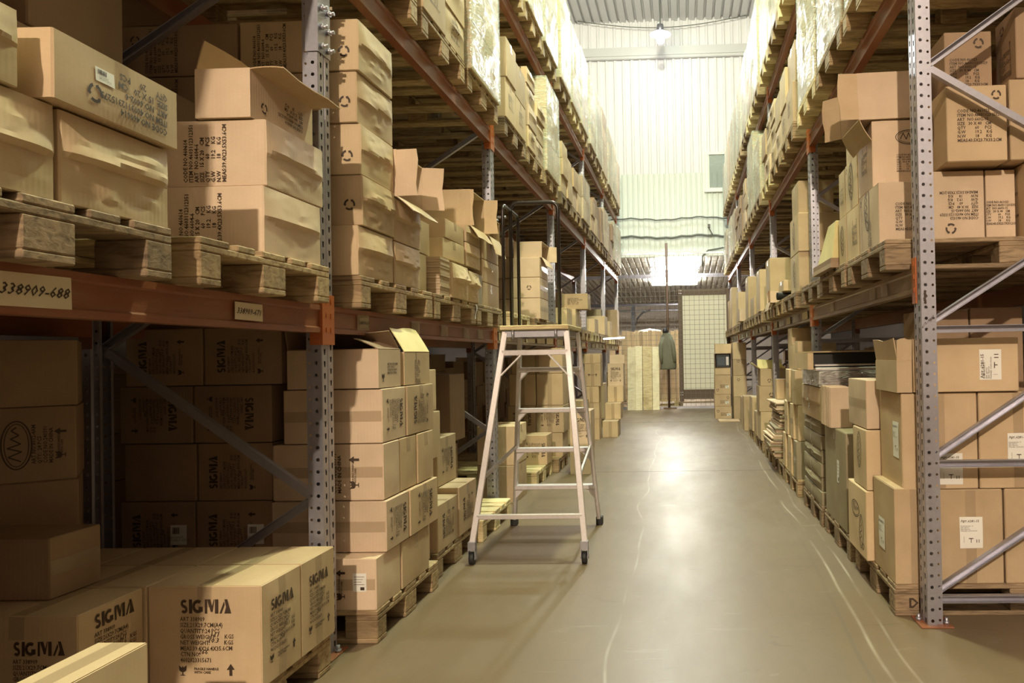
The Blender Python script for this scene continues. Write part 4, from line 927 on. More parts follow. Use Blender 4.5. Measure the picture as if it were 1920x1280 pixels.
# ================================================================== FARTHER BAYS, BUILT BY HAND
C('carton', 'carton on the floor behind the ladder beside the second upright', GF, -1.78, -1.452, 6.28, 6.72, 0, .315, 'tan', tape='T')
C('carton', 'carton upon another beside the second upright, seen through the ladder', GF, -1.78, -1.45, 6.29, 6.73, .318, .65, 'sand', tape='T', crease='A')
pallet('pale pallet seen between the legs of the ladder', GPF, 'L', -1.42, 7.02, .82, 0, 'wood_new')
C('carton', 'SIGMA carton on the pale pallet seen between the ladder legs', GF, -1.73, -1.41, 7.50, 7.80, ZP, .44, 'tan', prints=(('F', 'sigma', .04, 0, .8, -90),))
pallet('pallet behind the pale one under the stacked cartons behind the ladder', GPF, 'L', -1.36, 7.90, .64, 0, 'wood')
gr = 'stack seen through the upper part of the ladder'
for i, (xa, xb, za, zc, st) in enumerate(((-1.62, -1.35, ZP, .40, ''), (-1.64, -1.335, .404, .70, 's'), (-1.95, -1.645, .404, .70, 's'), (-1.63, -1.34, .704, 1.05, ''), (-1.93, -1.64, .704, 1.05, ''), (-1.90, -1.34, 1.054, 1.33, ''))):
    C('carton', 'carton in the %s, %s' % (gr, ['at its foot', 'SIGMA-printed on the right', 'SIGMA-printed on the left', 'third tier right', 'third tier left', 'topmost'][i]), GF, xa, xb, 8.12, 8.5, za, zc, 'tan', prints=(('F', 'sigma', 0, 0, .8, -90),) if st else (), tape='V')
C('carton', 'lower carton of the two standing in the aisle behind the ladder', GF, -1.215, -1.0, 7.75, 8.10, 0, .28, 'pink', prints=(('F', 'sigma', 0, .04, .6, 180),), tape='T')
C('carton', 'SIGMA carton on top of the pair standing in the aisle behind the ladder', GF, -1.215, -.995, 7.76, 8.11, .283, .665, 'pink', prints=(('F', 'sigma', 0, .01, .8, 0),), tape='T')
for i, (za, zc) in enumerate(((0, .245), (.248, .495), (.498, .745))):
    C('carton', 'carton in the right stack past the ladder, %s from the floor' % ORD[i], GF, -1.262+.012*i, -1.03+.02*i, 11.26+.3*i, 11.7+.3*i, za, zc, 'sand', tape='V')
t = open_carton('open SIGMA carton with dark inside on top of the right stack past the ladder', GF, (-1.115, 12.1, .748), (.25, .30, .36), 'Z', {'v+': (4, .14), 'v-': (-160, .08)}, 'pink', (('F', 'sigma', 0, 0, .9, 0),))
for i, (za, zc) in enumerate(((0, .305), (.308, .545), (.548, .785), (.788, 1.125), (1.128, 1.27))):
    C('carton', 'carton in the left stack past the ladder, %s from the floor' % ORD[i], GF, -1.50+.02*(i % 2), -1.275+(.03 if i > 2 else 0), 10.95, 11.25, za, zc, 'tan', tape='V', prints=(('F', 'fragile', 0, 0, .9, 0),) if i == 3 else ())
for i, (xa, xb, za, zc, y) in enumerate(((-1.75, -1.42, ZP, .55, 9.3), (-1.78, -1.40, ZP, .62, 10.3), (-1.75, -1.42, ZP, .75, 13.0), (-1.7, -1.30, ZP, .52, 15.2), (-1.72, -1.35, .525, .9, 15.2))):
    if i != 4: pallet('floor pallet %s farther along the left rack past the ladder' % ORD[i], GPF, 'L', -1.38, y-.1, .8, 0, 'wood', rich=False)
    C('carton', 'carton on the %s floor pallet past the ladder, left rack%s' % (ORD[min(i, 3)], '' if i < 4 else ', upper one'), GF, xa, xb, y, y+.45, za, zc, 'tan', tape='T', n=4)
# left lower shelf beyond the second upright
GC2 = 'cartons on the left lower shelf beyond the second upright'; z1 = ZL[0]; zt = z1+ZP
def shelfpal(side, y, w, lvl, lab, tone='wood', rich=False):
    return pallet(lab, 'pallets on the %s %s shelf' % (SN[side], LVN[lvl]), side, (-1.42 if side == 'L' else .95), y, w, (ZL if side == 'L' else ZR)[lvl], tone, rich=rich)
for i, (y, w) in enumerate(((6.02, .8), (7.05, .82), (7.90, .66), (8.78, .8), (9.62, .8), (10.5, .8), (11.55, .8), (12.4, .8), (13.25, .8), (14.35, .8), (15.2, .8), (16.05, .8))):
    shelfpal('L', y, w, 0, '%s pallet on the left lower shelf beyond the second upright' % ORD[i], 'wood' if i % 3 else 'wood_new', rich=i < 2)
for i, (a, h) in enumerate(((0, .205), (.208, .20), (.411, .19), (.604, .165))):
    if i < 3: C('carton', 'carton in the neat stack behind the handrail, %s from the bottom' % ORD[i], GC2, -1.70, -1.405, 7.25, 7.68, zt+a, zt+a+h, 'pink', prints=(('F', 'recycle', .04, .0, .7, 0),) if i == 1 else (), tape='h')
    else: open_carton('open carton on top of the neat stack behind the handrail', GC2, (-1.53, 7.5, zt+a+.003), (.28, .40, .16), '+X', {'v-': (55, .1), 'u+': (20, .1)}, 'pink')
for i in range(4): C('carton', 'shaded carton left of the neat stack behind the handrail, %s from the bottom' % ORD[i], GC2, -1.98, -1.71, 7.3, 7.7, zt+i*.205, zt+i*.205+.20, 'brown', tape='')
for i, (xa, xb, ya, yb, za, zc, tn, lab) in enumerate(((-1.75, -1.42, 9.0, 9.42, 0, .22, 'sand', 'yellowish open-sided carton right of the black handrail'), (-1.72, -1.41, 9.65, 10.1, 0, .24, 'sand', 'sand carton under the tilted printed carton, lower left shelf'),
     (-1.60, -1.26, 9.75, 10.05, .245, .45, 'tan', 'printed carton perched crosswise above the lower left shelf'), (-1.8, -1.42, 11.8, 12.3, 0, .22, 'sand', 'low wide carton on the lower left shelf past the perched printed one'), (-1.75, -1.42, 13.3, 13.8, 0, .34, 'sand', 'carton near the far end of the lower left shelf'),
     (-1.75, -1.45, 14.5, 14.9, 0, .30, 'sand', 'second to last carton of the lower left shelf'), (-1.75, -1.45, 16.1, 16.6, 0, .62, 'tan', 'last carton of the lower left shelf'), (-1.9, -1.55, 13.9, 14.13, 0, .5, 'grey', 'dark carton near the far end of the lower left shelf'), (-2.1, -1.75, 10.6, 11.0, 0, .55, 'brown', 'shaded carton far back on the lower left shelf'))):
    C('carton', lab, GC2, xa, xb, ya, yb, zt+za, zt+zc, tn, prints=(('F', 'code', 0, 0, .7, 0),) if i == 2 else (), n=4, tape='T')
tag(MB().cyl((-1.38, 12.7, z1+.06), (-1.05, 13.0, z1+.08), .016, 10).build('strip_lamp', emis('bright_tube', (1, 1, .92), 3)), 'short bright tube lying at the lower left shelf edge', 'lamp tube')
# right lower shelf beyond the second upright
GR2 = 'cartons on the right lower shelf beyond the second upright'; z1 = ZR[0]; zt = z1+ZP
for i, (y, w) in enumerate(((6.36, .8), (7.24, .8), (8.14, .8), (9.2, .8), (10.08, .8), (10.94, .8), (12.0, .8), (12.86, .8), (13.72, .8), (14.8, .8), (15.7, .8), (16.5, .8))):
    shelfpal('R', y, w, 0, '%s pallet on the right lower shelf beyond the second upright' % ORD[i], 'wood' if i % 3 else 'wood_old', rich=i < 3)
for i, (xa, xb, ya, yb, za, zc, tn, lab) in enumerate(((.985, 1.35, 6.37, 6.86, 0, .335, 'sand', 'big green-lit carton at the bottom right past the second upright'), (.985, 1.35, 6.36, 6.85, .338, .665, 'sand', 'big green-lit carton on another past the second upright'), (1.0, 1.3, 6.42, 6.8, .668, .95, 'tan', 'tan carton highest in the stack past the second upright'),
     (1.35, 1.7, 7.3, 7.8, 0, .42, 'brown', 'shaded carton behind the second right upright, lower'), (1.35, 1.7, 7.3, 7.8, .425, .85, 'brown', 'shaded carton behind the second right upright, upper'),
     (.95, 1.22, 8.2, 8.6, .0, .52, 'sand', 'upright sand carton beside the third right upright'), (.95, 1.25, 9.3, 9.75, 0, .52, 'sand', 'taller carton past the third right upright'), (.96, 1.25, 10.2, 10.8, 0, .25, 'tan', 'low carton past the third right upright'),
     (.96, 1.22, 11.1, 11.6, 0, .62, 'sand', 'tall carton beside the fourth right upright'), (.90, 1.25, 12.1, 12.6, 0, .20, 'pink', 'low pinkish carton past the fourth right upright'), (.95, 1.2, 13.0, 13.5, 0, .55, 'sand', 'sand carton past the fourth right upright'),
     (.96, 1.2, 14.9, 15.4, 0, .8, 'sand', 'tall carton near the far end of the lower right shelf'), (.96, 1.2, 15.8, 16.3, 0, .6, 'tan', 'last carton of the lower right shelf'), (1.4, 1.75, 9.3, 9.8, 0, .6, 'brown', 'shaded carton deep past the third right upright'))):
    C('carton', lab, GR2, xa, xb, ya, yb, zt+za, zt+zc, tn, n=4, tape='T', prints=(('B', 'oval', 0, 0, 1.6, 90),) if i < 2 else ())
open_carton('small open carton overhanging the lower right shelf beside a black roll', GR2, (1.02, 7.95, zt+.003), (.24, .3, .12), '-X', {'u+': (60, .08), 'v-': (70, .08)}, 'pink')
t = C('flat_carton', 'flat carton lying above the black roll on the lower right shelf', GR2, .98, 1.34, 7.32, 7.72, zt+.085, zt+.19, 'sand', tape='T')
MBB = MB().cyl((.93, 7.45, zt+.04), (1.38, 7.5, zt+.04), .038, 14); tag(MBB.build('black_roll', MT['black']), 'black roll lying on the lower right shelf under a flat carton', 'roll')
# right rack, floor, beyond the long cartons
GF2 = 'cartons on the right floor pallets beyond the long taped ones'
for i, y in enumerate((6.40, 7.28, 8.15, 9.25, 10.4)):
    pallet('%s floor pallet of the right rack past the long taped cartons' % ORD[i], GRP, 'R', .94, y, .8, 0, 'wood_old' if i % 2 else 'wood', rich=i < 3)
k = 0
for row, (za, zc) in enumerate(((ZP, .47), (.474, .78), (.784, 1.08))):
    y = 6.42
    for j in range(5):
        wj = (.17, .15, .21, .16, .20)[(j+row) % 5]
        if row == 2 and j > 3: continue
        C('carton', 'film-bound upright carton, %s row, %s from the long taped ones, right floor' % (RN[row], ORD[j]), GF2, .94+.02*((j+row) % 2), 1.5, y, y+wj-.006, za, zc, 'sand' if (j+row) % 3 else 'grey', tape='h', n=5, bulge=.002); y += wj
C('carton', 'tall carton with small white label reaching up to the beam', GF2, 1.0, 1.24, 6.98, 7.24, 1.084, 1.46, 'tan', labels=(('F', 'rows', .05, -.03, .07, .04, 0),), n=5)
for j in range(3): C('carton', 'thin upright carton in front of the tall one at the beam, %s' % ORD[j], GF2, .97, 1.3, 6.44+.16*j, 6.44+.16*j+.15, 1.084, 1.33-.02*j, 'sand', tape='', n=4)
# pile of flat boards
r = random.Random(11); z = ZP+.001
for j in range(29):
    h_ = r.choice((.016, .018, .022)); fx = -.05*math.sin(j*.23)-r.uniform(0, .03)
    o = MB().box(-.28, .28, -.36, .36, 0, h_).build('flat_board', MT['pink' if j % 3 else 'grey'], None, .003, (1.215+fx, 8.05+r.uniform(-.02, .02), z)); o.rotation_euler.z = r.uniform(-.03, .03)
    tag(o, 'thin flat board in the tall pile by the right aisle edge, %s from the floor' % ORD[j], 'board', 'flat boards piled on the right'); z += h_+.0015
C('carton', 'small upright carton on top of the flat board pile', GF2, 1.0, 1.2, 8.2, 8.4, z+.003, z+.22, 'sand', tape='')
for i, (xa, xb, ya, yb, za, zc, tn, lab) in enumerate(((.93, 1.18, 9.3, 9.75, ZP, .50, 'sand', 'pale carton on the floor pallet past the flat board pile'), (.93, 1.25, 9.85, 10.2, ZP, .46, 'tan', 'second carton on the pallet past the flat board pile'), (.92, 1.22, 9.32, 9.7, .504, .82, 'tan', 'carton with recycling mark above the pale one past the board pile'),
     (.93, 1.3, 10.45, 10.9, ZP, .62, 'sand', 'carton farther along the right floor row'), (.93, 1.2, 11.92, 12.28, 0, .55, 'tan', 'carton standing on the floor near the fourth right upright'), (.95, 1.2, 12.6, 13.0, 0, .5, 'sand', 'low carton near the far end on the right floor'))):
    C('carton', lab, GF2, xa, xb, ya, yb, za, zc, tn, n=4, tape='T', prints=(('F', 'recycle', 0, .05, .9, 0),) if i in (0, 2) else ())
open_carton('open carton with recycling mark and raised pale flaps past the board pile', GF2, (1.10, 9.52, .824), (.32, .36, .21), 'Z', {'u-': (50, .13), 'v+': (20, .12), 'u+': (-40, .1)}, 'tan', (('F', 'recycle', -.05, -.04, .7, 0),), inner='yellow')
GE = 'cartons stacked in the aisle before the wire screen'
for i, (xa, xb, za, zc) in enumerate(((.56, .87, 0, .235), (.555, .86, .238, .46), (.565, .865, .463, .83))):
    C('carton', 'carton in the stack under the dark appliance, %s from the floor' % ORD[i], GE, xa, xb, 14.2, 14.6, za, zc, 'tan', n=4, prints=(('F', 'recycle', (-.1, .1, -.1)[i], (.03, .05, -.1)[i], .8, 0), ('F', 'lines', .02, -.03, .8, 0)), labels=(('F', 'rows', .08 if i else .1, -.04, .07, .05, 0),), tape='')
C('carton', 'low carton directly under the dark appliance', GE, .57, .865, 14.2, 14.6, .834, .965, 'tan', n=4, tape='')
t = open_carton('open-fronted carton holding a dark appliance, by the wire screen', GE, (.725, 14.36, .968), (.31, .34, .27), '-Y', {}, 'brown')
t = empty('dark_appliance', (.725, 14.34, .975)); tag(t, 'dark boxy appliance inside the open-fronted carton', 'appliance')
MB().box(-.13, .13, -.12, .13, .002, .245).build('housing', MT['plastic_dark'], t, .006)
MB().box(-.10, .04, -.127, -.121, .04, .2).build('screen', mat('dark_glass', (.10, .11, .14), .1), t); MB().box(.06, .11, -.127, -.121, .04, .2).build('control_panel', MT['alu'], t)
C('carton', 'topmost carton above the dark appliance by the wire screen', GE, .58, .885, 14.2, 14.55, 1.242, 1.42, 'sand', n=4)
for i, (za, zc) in enumerate(((0, .42), (.423, .82), (.823, 1.12), (1.123, 1.44))):
    C('carton', 'carton in the tall stack right of the dark appliance, %s from the floor' % ORD[i], GE, .905, 1.055+.1, 14.0, 14.5, za, zc, 'sand' if i % 2 else 'tan', n=4, prints=(('F', 'recycle', -.03, .12, .8, 0),) if i in (1, 2) else ())
C('flat_carton', 'flattened carton lying on the floor before the aisle-end stack', GE, .60, .98, 13.55, 13.95, .0, .02, 'tan', tape='')

# ================================================================== MIDDLE AND TOP SHELVES: loads generated pallet by pallet
FAR = []; BACK = []
def film_load(side, lvl, y, w, h, idx, thin=False):
    z = (ZL if side == 'L' else ZR)[lvl]+ZP; sg = -1 if side == 'L' else 1; xf = -1.40 if side == 'L' else .965
    r = random.Random(idx*7+lvl+(0 if side == 'L' else 100)); D = 1.14
    w -= .03; y += .015
    t = empty('wrapped_load', (xf+sg*D/2, y+w/2, z+.001)); tag(t, '%s-wrapped load on the %s pallet of the %s %s shelf' % ('loosely film' if thin else 'glossy film', ORD[idx], SN[side], LVN[lvl]), 'wrapped load', 'film-wrapped loads on the %s %s shelf' % (SN[side], LVN[lvl]))
    nr = max(2, round(h/.3)); nc = r.choice((2, 2, 3)); rh = h/nr; cw = w/nc
    for i in range(nr):
        for j in range(nc):
            for q in range(2):
                if q == 1 and y > 9: continue
                kx = ('fl', round(cw, 3), round(rh, 3)); 
                if kx not in _cm: cc = Carton(.565, cw-.008, rh-.004, 3, .004, '', 0, .001); _cm[kx] = cc.body(3)
                me = _cm[kx]
                tone = r.choice(('sand', 'sand', 'tan'))
                kk = kx+(tone,)
                if kk not in _cm: _cm[kk] = me.copy(); _cm[kk].materials.clear(); _cm[kk].materials.append(MT[tone])
                link('carton', _cm[kk], t, (sg*(-D/2+.2825+.571*q), -w/2+cw*(j+.5), rh*i))
    c = Carton(D+.016, w+.016, h+.012, idx*3+lvl, .016, '', 0, .012)
    o = link('stretch_film', c.body(12), t, (0, 0, .0005)); o.data.materials.append(MT['film_thin' if thin else 'film'])
    return t
def stack_load(side, lvl, y, w, spec, idx, xo=0):
    """spec: list of columns (width, [heights])"""
    z0 = (ZL if side == 'L' else ZR)[lvl]+ZP; r = random.Random(idx*13+lvl*5+(0 if side == 'L' else 50)); yy = y
    for ci, (cw, hs) in enumerate(spec):
        z = z0+.001
        for ri, h in enumerate(hs):
            d = .53+r.uniform(-.02, .02); off = r.uniform(-.012, .02)+xo; xa, xb = ((-1.405-d-off, -1.405-off) if side == 'L' else (.965+off, .965+d+off))
            tn = r.choice(('sand', 'sand', 'tan', 'pink'))
            FAR.append((yy, dict(label='%s carton, %s row up, %s column of the %s pallet load, %s %s shelf' % ({'sand': 'pale', 'tan': 'tan', 'pink': 'light'}[tn], ORD[ri], ORD[ci], ORD[idx], SN[side], LVN[lvl]), group='cartons on the %s %s shelf' % (SN[side], LVN[lvl]),
                      b=(xa, xb, yy+.004, yy+cw-.004, z, z+h-.003), tone=tn, rich=(yy < 8.2), side=side, ri=ri)))
            z += h
        yy += cw
def slots(side, lvl):
    out = []
    for k in range(5):
        y0 = (YL0 if side == 'L' else YR0)+(BL if side == 'L' else BR)*k
        for j in range(3): out.append(y0+.06+j*.875)
    return out
def col(n, h, w=.4): return (w, [h]*n)
PLAN = {
 ('L', 1): [[col(3, .27), col(3, .27)], [col(3, .3), col(4, .22)], ('w', 1.0), [col(2, .325, .36), col(2, .30, .42)], [(.38, [.2, .2, .2, .15]), (.42, [.2, .2, .15])], ('w', .98), [col(3, .2), col(2, .26)], [col(2, .25), col(2, .27)], ('t', .62), [col(2, .24), col(2, .3)],
            [col(2, .28), col(3, .2)], ('t', .7), [col(2, .3), col(2, .33)], ('w', .8), ('w', .85)],
 ('R', 1): [('w', 1.0), ('w', 1.0), ('w', 1.02), [col(2, .35, .42), (.38, [.3, .33])], [(.4, [.28, .3]), (.4, [.22, .22, .2])], [(.4, [.2, .24, .2]), (.4, [.3, .3])], ('w', .72), ('w', 1.02), [col(3, .22), col(3, .23)], [col(2, .3), col(3, .22)],
            [col(3, .2), col(2, .3)], ('t', .7), ('w', .75), [col(2, .3), col(3, .2)], ('w', .8)],
 ('L', 2): [None, [col(3, .3), col(4, .25)], [col(4, .26), col(4, .27)], [col(4, .27), col(3, .34)], ('w', 1.15), ('w', 1.1), ('w', 1.12), ('w', 1.05), ('w', 1.1), ('w', 1.05), ('w', 1.1), ('t', 1.15), ('w', 1.1), ('w', 1.1), ('t', .95)],
 ('R', 2): [None, ('w', 1.1), ('w', 1.1), ('t', 1.1), ('w', 1.15), ('w', 1.12), ('w', 1.1), ('t', 1.05), ('w', 1.1), ('w', 1.1), ('w', 1.05), ('w', 1.1), ('t', 1.1), ('w', 1.1), ('w', .95)],
}
for (side, lvl), plan in PLAN.items():
    for i, (y, p) in enumerate(zip(slots(side, lvl), plan)):
        if p is None: continue
        shelfpal(side, y, .8, lvl, '%s pallet along the %s %s shelf' % (ORD[i], SN[side], LVN[lvl]), RND.choice(('wood', 'wood', 'wood_old', 'wood_new')), rich=(y < 8.2 and lvl == 1))
        if isinstance(p, tuple): film_load(side, lvl, y, .8, p[1], i, p[0] == 't')
        else: stack_load(side, lvl, y, .8, p, i)
have = sum(1 for o in bpy.data.objects if o.get('category') == 'carton')
FAR.sort(key=lambda q: q[0]); room = max(0, 298-have)
for yy, q in FAR[:room]:
    b = q['b']; rich = q['rich']; fa = 'A' if q['side'] == 'L' else 'B'
    if rich: C('carton', q['label'], q['group'], *b, q['tone'], tape='T', prints=(('F', 'recycle', -.18 if q['side'] == 'R' else .18, .06, .7, 0), (fa, 'codeR', 0, 0, .8, 0)) if q['ri'] % 2 == 0 else (('F', 'recycle', -.18 if q['side'] == 'R' else .18, .06, .7, 0),), n=5, crease=fa if b[5]-b[4] < .28 else '', ca=.012)
    else:
        d = tuple(round(v, 2) for v in (b[1]-b[0], b[3]-b[2], b[5]-b[4])); kx = ('u',)+d+(q['tone'],)
        if kx not in _cm: _cm[kx] = Carton(1, 1, 1, 5, .012, '', 0, .004).body(4); _cm[kx].materials.append(MT[q['tone']])
        o = link('carton', _cm[kx], None, ((b[0]+b[1])/2, (b[2]+b[3])/2, b[4])); o.scale = (b[1]-b[0], b[3]-b[2], b[5]-b[4]); tag(o, q['label'], 'carton', q['group'])
# cartons past the count: the rest of the far ones and the shaded second rows behind, plus unseen loads added to block light
mb = MB(); r = random.Random(3)
for yy, q in FAR[room:]: mb.box(*q['b'])
for side, sg, xf in (('L', -1, -2.76), ('R', 1, 2.22)):
    for (z0, zt_) in ((.0, 1.32), (ZL[0]+.15, 2.85), (3.19, 4.2), (4.55, 5.5)):
        y = -.5 if side == 'L' else 3.6
        while y < 17:
            wv = r.uniform(.34, .5); z = z0; top = zt_-r.uniform(.02, .12)
            while z < top-.1:
                h = min(r.choice((.235, .264, .3, .33)), top-z); o_ = r.uniform(0, .08); a, b_ = xf+sg*(.02+o_), xf+sg*.6; mb.box(min(a, b_), max(a, b_), y, y+wv-.01, z, z+h-.005); z += h
            y += wv
for (a_, b_, c_, d_) in ((1.61, 2.8, -7.5, .15), (1.61, 2.8, .45, 1.0), (3.2, 4.2, -7.5, .15), (3.2, 4.2, .45, 2.9), (.15, 1.3, -7.5, .15)):  # unseen loads and slabs on the near left, added to keep light out
    y = c_
    while y < d_-.05:
        z = a_
        while z < b_-.2: mb.box(-2.44, -1.47, y, min(y+.42, d_), z, z+.29); z += .295
        y += .43
for ya, yb in ((-7.5, .15), (.45, 1.05)): mb.box(-2.44, -1.44, ya, yb, 1.47, 1.60)
for ya, yb in ((-7.5, .15), (.45, 2.9)): mb.box(-2.44, -1.44, ya, yb, 3.05, 3.19)
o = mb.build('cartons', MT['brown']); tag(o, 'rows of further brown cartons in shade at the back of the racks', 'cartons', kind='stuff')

# ================================================================== STEP LADDER
t = empty('step_ladder', (-.94, 4.9, 0)); tag(t, 'aluminium step ladder with platform, castors and tall black handrails in the aisle', 'ladder')
T = Vector((-.94, 4.9, 0))
def W(*p): return Vector(p)-T
def rail(name, p, q, w, h, m='alu', up=(0, 0, 1), bev=.003): return MB().bar(W(*p), W(*q), w, h, up).build(name, MT[m], t, bev)
zt = 1.405
FLb, FLt, FRb, FRt = (-1.293, 4.44, .13), (-1.122, 4.64, zt), (-.617, 4.44, .13), (-.738, 4.64, zt)
RLb, RLt, RRb, RRt = (-1.275, 5.46, .0), (-1.132, 5.10, zt), (-.645, 5.46, .0), (-.735, 5.10, zt)
def lerp(a, b, z): s_ = (z-a[2])/(b[2]-a[2]); return tuple(a[i]+(b[i]-a[i])*s_ for i in range(3))
for a, b in ((FLb, FLt), (FRb, FRt)): rail('front_leg', a, b, .036, .024, 'alu', (0, 1, 0))
for a, b in ((RLb, RLt), (RRb, RRt)):
    l = rail('rear_leg', (a[0]+(b[0]-a[0])*.04, a[1]+(b[1]-a[1])*.04, .05), b, .026, .05, 'alu', (0, 1, 0))
    f_ = MB().box(a[0]-T.x-.024, a[0]-T.x+.024, a[1]-T.y-.034, a[1]-T.y+.026, 0, .06).build('rubber_foot', MT['rubber'], l, .004)
for z, hh in ((1.262, .034), (.275, .030)):
    a = lerp(FLb, FLt, z); b = lerp(FRb, FRt, z); MB().bar(W(*a), W(*b), .024, hh).build('crossbar', MT['alu'], t, .003)
for a, b, s_ in ((FLb, FLt, 1), (FRb, FRt, -1)):
    p = lerp(a, b, 1.105); q = lerp(a, b, 1.25); MB().bar(W(*p), W(q[0]+s_*.125, q[1], 1.25), .010, .024, (0, 1, 0)).build('gusset_strut', MT['alu'], t, .002)
for z in (1.155, .865, .578, .300):
    a = lerp(RLb, RLt, z); b = lerp(RRb, RRt, z)
    st = MB().box(a[0]-T.x, b[0]-T.x, a[1]-T.y-.045, a[1]-T.y+.045, z-.022, z+.006).build('step', MT['alu'], t, .003)
    for c_, s_ in ((a, 1), (b, -1)):
        mb = MB(); x0 = c_[0]-T.x+s_*.005; y_ = c_[1]-T.y
        mb.raw([(x0, y_-.03, z-.022), (x0+s_*.06, y_-.03, z-.022), (x0, y_-.03, z-.085), (x0, y_+.03, z-.022), (x0+s_*.06, y_+.03, z-.022), (x0, y_+.03, z-.085)], [(0, 1, 2), (3, 5, 4), (0, 2, 5, 3), (1, 4, 5, 2), (0, 3, 4, 1)]); mb.build('bracket', MT['alu'], st)
pf = MB().box(-1.15-T.x, -.718-T.x, 4.60-T.y, 5.17-T.y, zt, zt+.028).build('platform', MT['yellow'], t, .004); pf.data.materials.clear(); pf.data.materials.append(MT['wood_new'])
mb = MB(); mb.box(-1.12-T.x, -.74-T.x, 4.625-T.y, 4.645-T.y, zt-.045, zt-.002); mb.box(-1.12-T.x, -.74-T.x, 5.10-T.y, 5.12-T.y, zt-.045, zt-.002); mb.box(-1.12-T.x, -1.10-T.x, 4.65-T.y, 5.09-T.y, zt-.04, zt-.002); mb.box(-.76-T.x, -.74-T.x, 4.65-T.y, 5.09-T.y, zt-.04, zt-.002)
mb.build('platform_frame', MT['galv'], t)
for x in (-1.07, -.80): MB().cyl((x-T.x, 4.615-T.y, zt-.055), (x-T.x, 4.615-T.y, zt-.0), .009, 8).build('clamp_bolt', MT['galv'], t)
for sfx, s_ in ((-1, (FLb, RLb, FLt, RLt)), (1, (FRb, RRb, FRt, RRt))):
    a = lerp(s_[0], s_[2], .50); b = lerp(s_[1], s_[3], .60); MB().bar(W(*a), W(*b), .012, .022).build('side_strut', MT['alu'], t)
for (x, y) in ((-1.293, 4.43), (-.617, 4.43)):
    X_, Y_ = x-T.x, y-T.y; c_ = MB(); c_.box(X_-.022, X_+.022, Y_-.02, Y_+.02, .085, .135); c_.box(X_-.022, X_-.018, Y_-.018, Y_+.018, .03, .09); c_.box(X_+.018, X_+.022, Y_-.018, Y_+.018, .03, .09)
    cs = c_.build('castor', MT['galv'], t); MB().cyl((X_-.014, Y_, .037), (X_+.014, Y_, .037), .037, 18).build('wheel', MT['rubber'], cs); MB().cyl((X_-.026, Y_, .037), (X_+.026, Y_, .037), .008, 8).build('axle', MT['galv'], cs)
def arc(c, u, v, r, a0, a1, n=5): return [tuple(Vector(c)+Vector(u)*math.cos(math.radians(a0+(a1-a0)*i/n))*r+Vector(v)*math.sin(math.radians(a0+(a1-a0)*i/n))*r) for i in range(n+1)]
zb_, ztop = zt+.028, 2.25; rr = .05
pts = [(-1.13, 4.86, zb_)]+arc((-1.13+rr, 4.86, ztop-rr), (1, 0, 0), (0, 0, 1), rr, 180, 90)+arc((-.815-rr, 4.86, ztop-rr), (1, 0, 0), (0, 0, 1), rr, 90, 0)+[(-.815, 4.86, zb_)]
MB().tube([W(*p) for p in pts], .0125, 10).build('handrail', MT['handrail'], t)
pts = [(-1.13, 4.65, zb_)]+arc((-1.13, 4.65+rr, 2.20-rr), (0, 1, 0), (0, 0, 1), rr, 180, 90)+arc((-1.13, 5.08-rr, 2.20-rr), (0, 1, 0), (0, 0, 1), rr, 90, 0)+[(-1.13, 5.08, zb_)]
MB().tube([W(*p) for p in pts], .011, 10).build('side_handrail', MT['handrail'], t)
MB().cyl(W(-1.165, 4.655, 2.12), W(-1.11, 4.655, 2.12), .008, 8).build('clamp_bolt', MT['galv'], t)

# ================================================================== END OF THE AISLE
SY = 17.12
t = empty('wire_screen', (0, SY, 0)); tag(t, 'tall wire mesh screen closing the end of the aisle', 'screen')
mb = MB(); x = -1.55
while x < .95: mb.box(x-.003, x+.003, -.003, .003, .05, 3.56); x += .112
z = .12
while z < 3.56: mb.box(-1.55, .95, -.006, 0, z-.003, z+.003); z += .112
mb.build('mesh', mat('wire_grey', (.20, .18, .15), .5, .5), t)
mb = MB(); mb.box(-1.56, .95, -.02, .02, 3.54, 3.58); mb.box(-1.56, .95, -.02, .02, .0, .05); mb.build('frame', MT['galv'], t)
t = empty('framed_panel', (0, SY+.12, .003)); tag(t, 'brown framed panel with white board leaning behind the wire mesh', 'panel')
bf = mat('dark_brown_frame', (.13, .085, .06), .5)
MB().box(-.13, -.03, -.03, .03, .15, 2.74).build('stile', bf, t, .004); MB().box(.98, 1.06, -.03, .03, .15, 2.74).build('stile', bf, t, .004)
MB().box(-.03, .98, -.03, .03, 2.60, 2.74).build('rail', bf, t, .004); MB().box(-.03, .98, -.03, .03, .20, .42).build('rail', bf, t, .004)
MB().box(-.03, .98, -.012, .012, .42, 2.60).build('board', MT['sigwhite'], t)
for z in (.30, .36, 2.64, 2.70):
    for x in (-.10, -.06): link('bolt', bolt_me, t, (x, -.03, z), (math.pi/2, 0, 0))
t = empty('pallet', (.5, SY+.12, 0)); tag(t, 'dark low pallet carrying the framed panel', 'pallet')
MB().box(-.66, .56, -.05, .6, .12, .145).build('deck_board', MT['wood_old'], t)
for x in (-.62, .50): MB().box(x, x+.06, -.05, .6, 0, .12).build('block', MT['wood_old'], t)
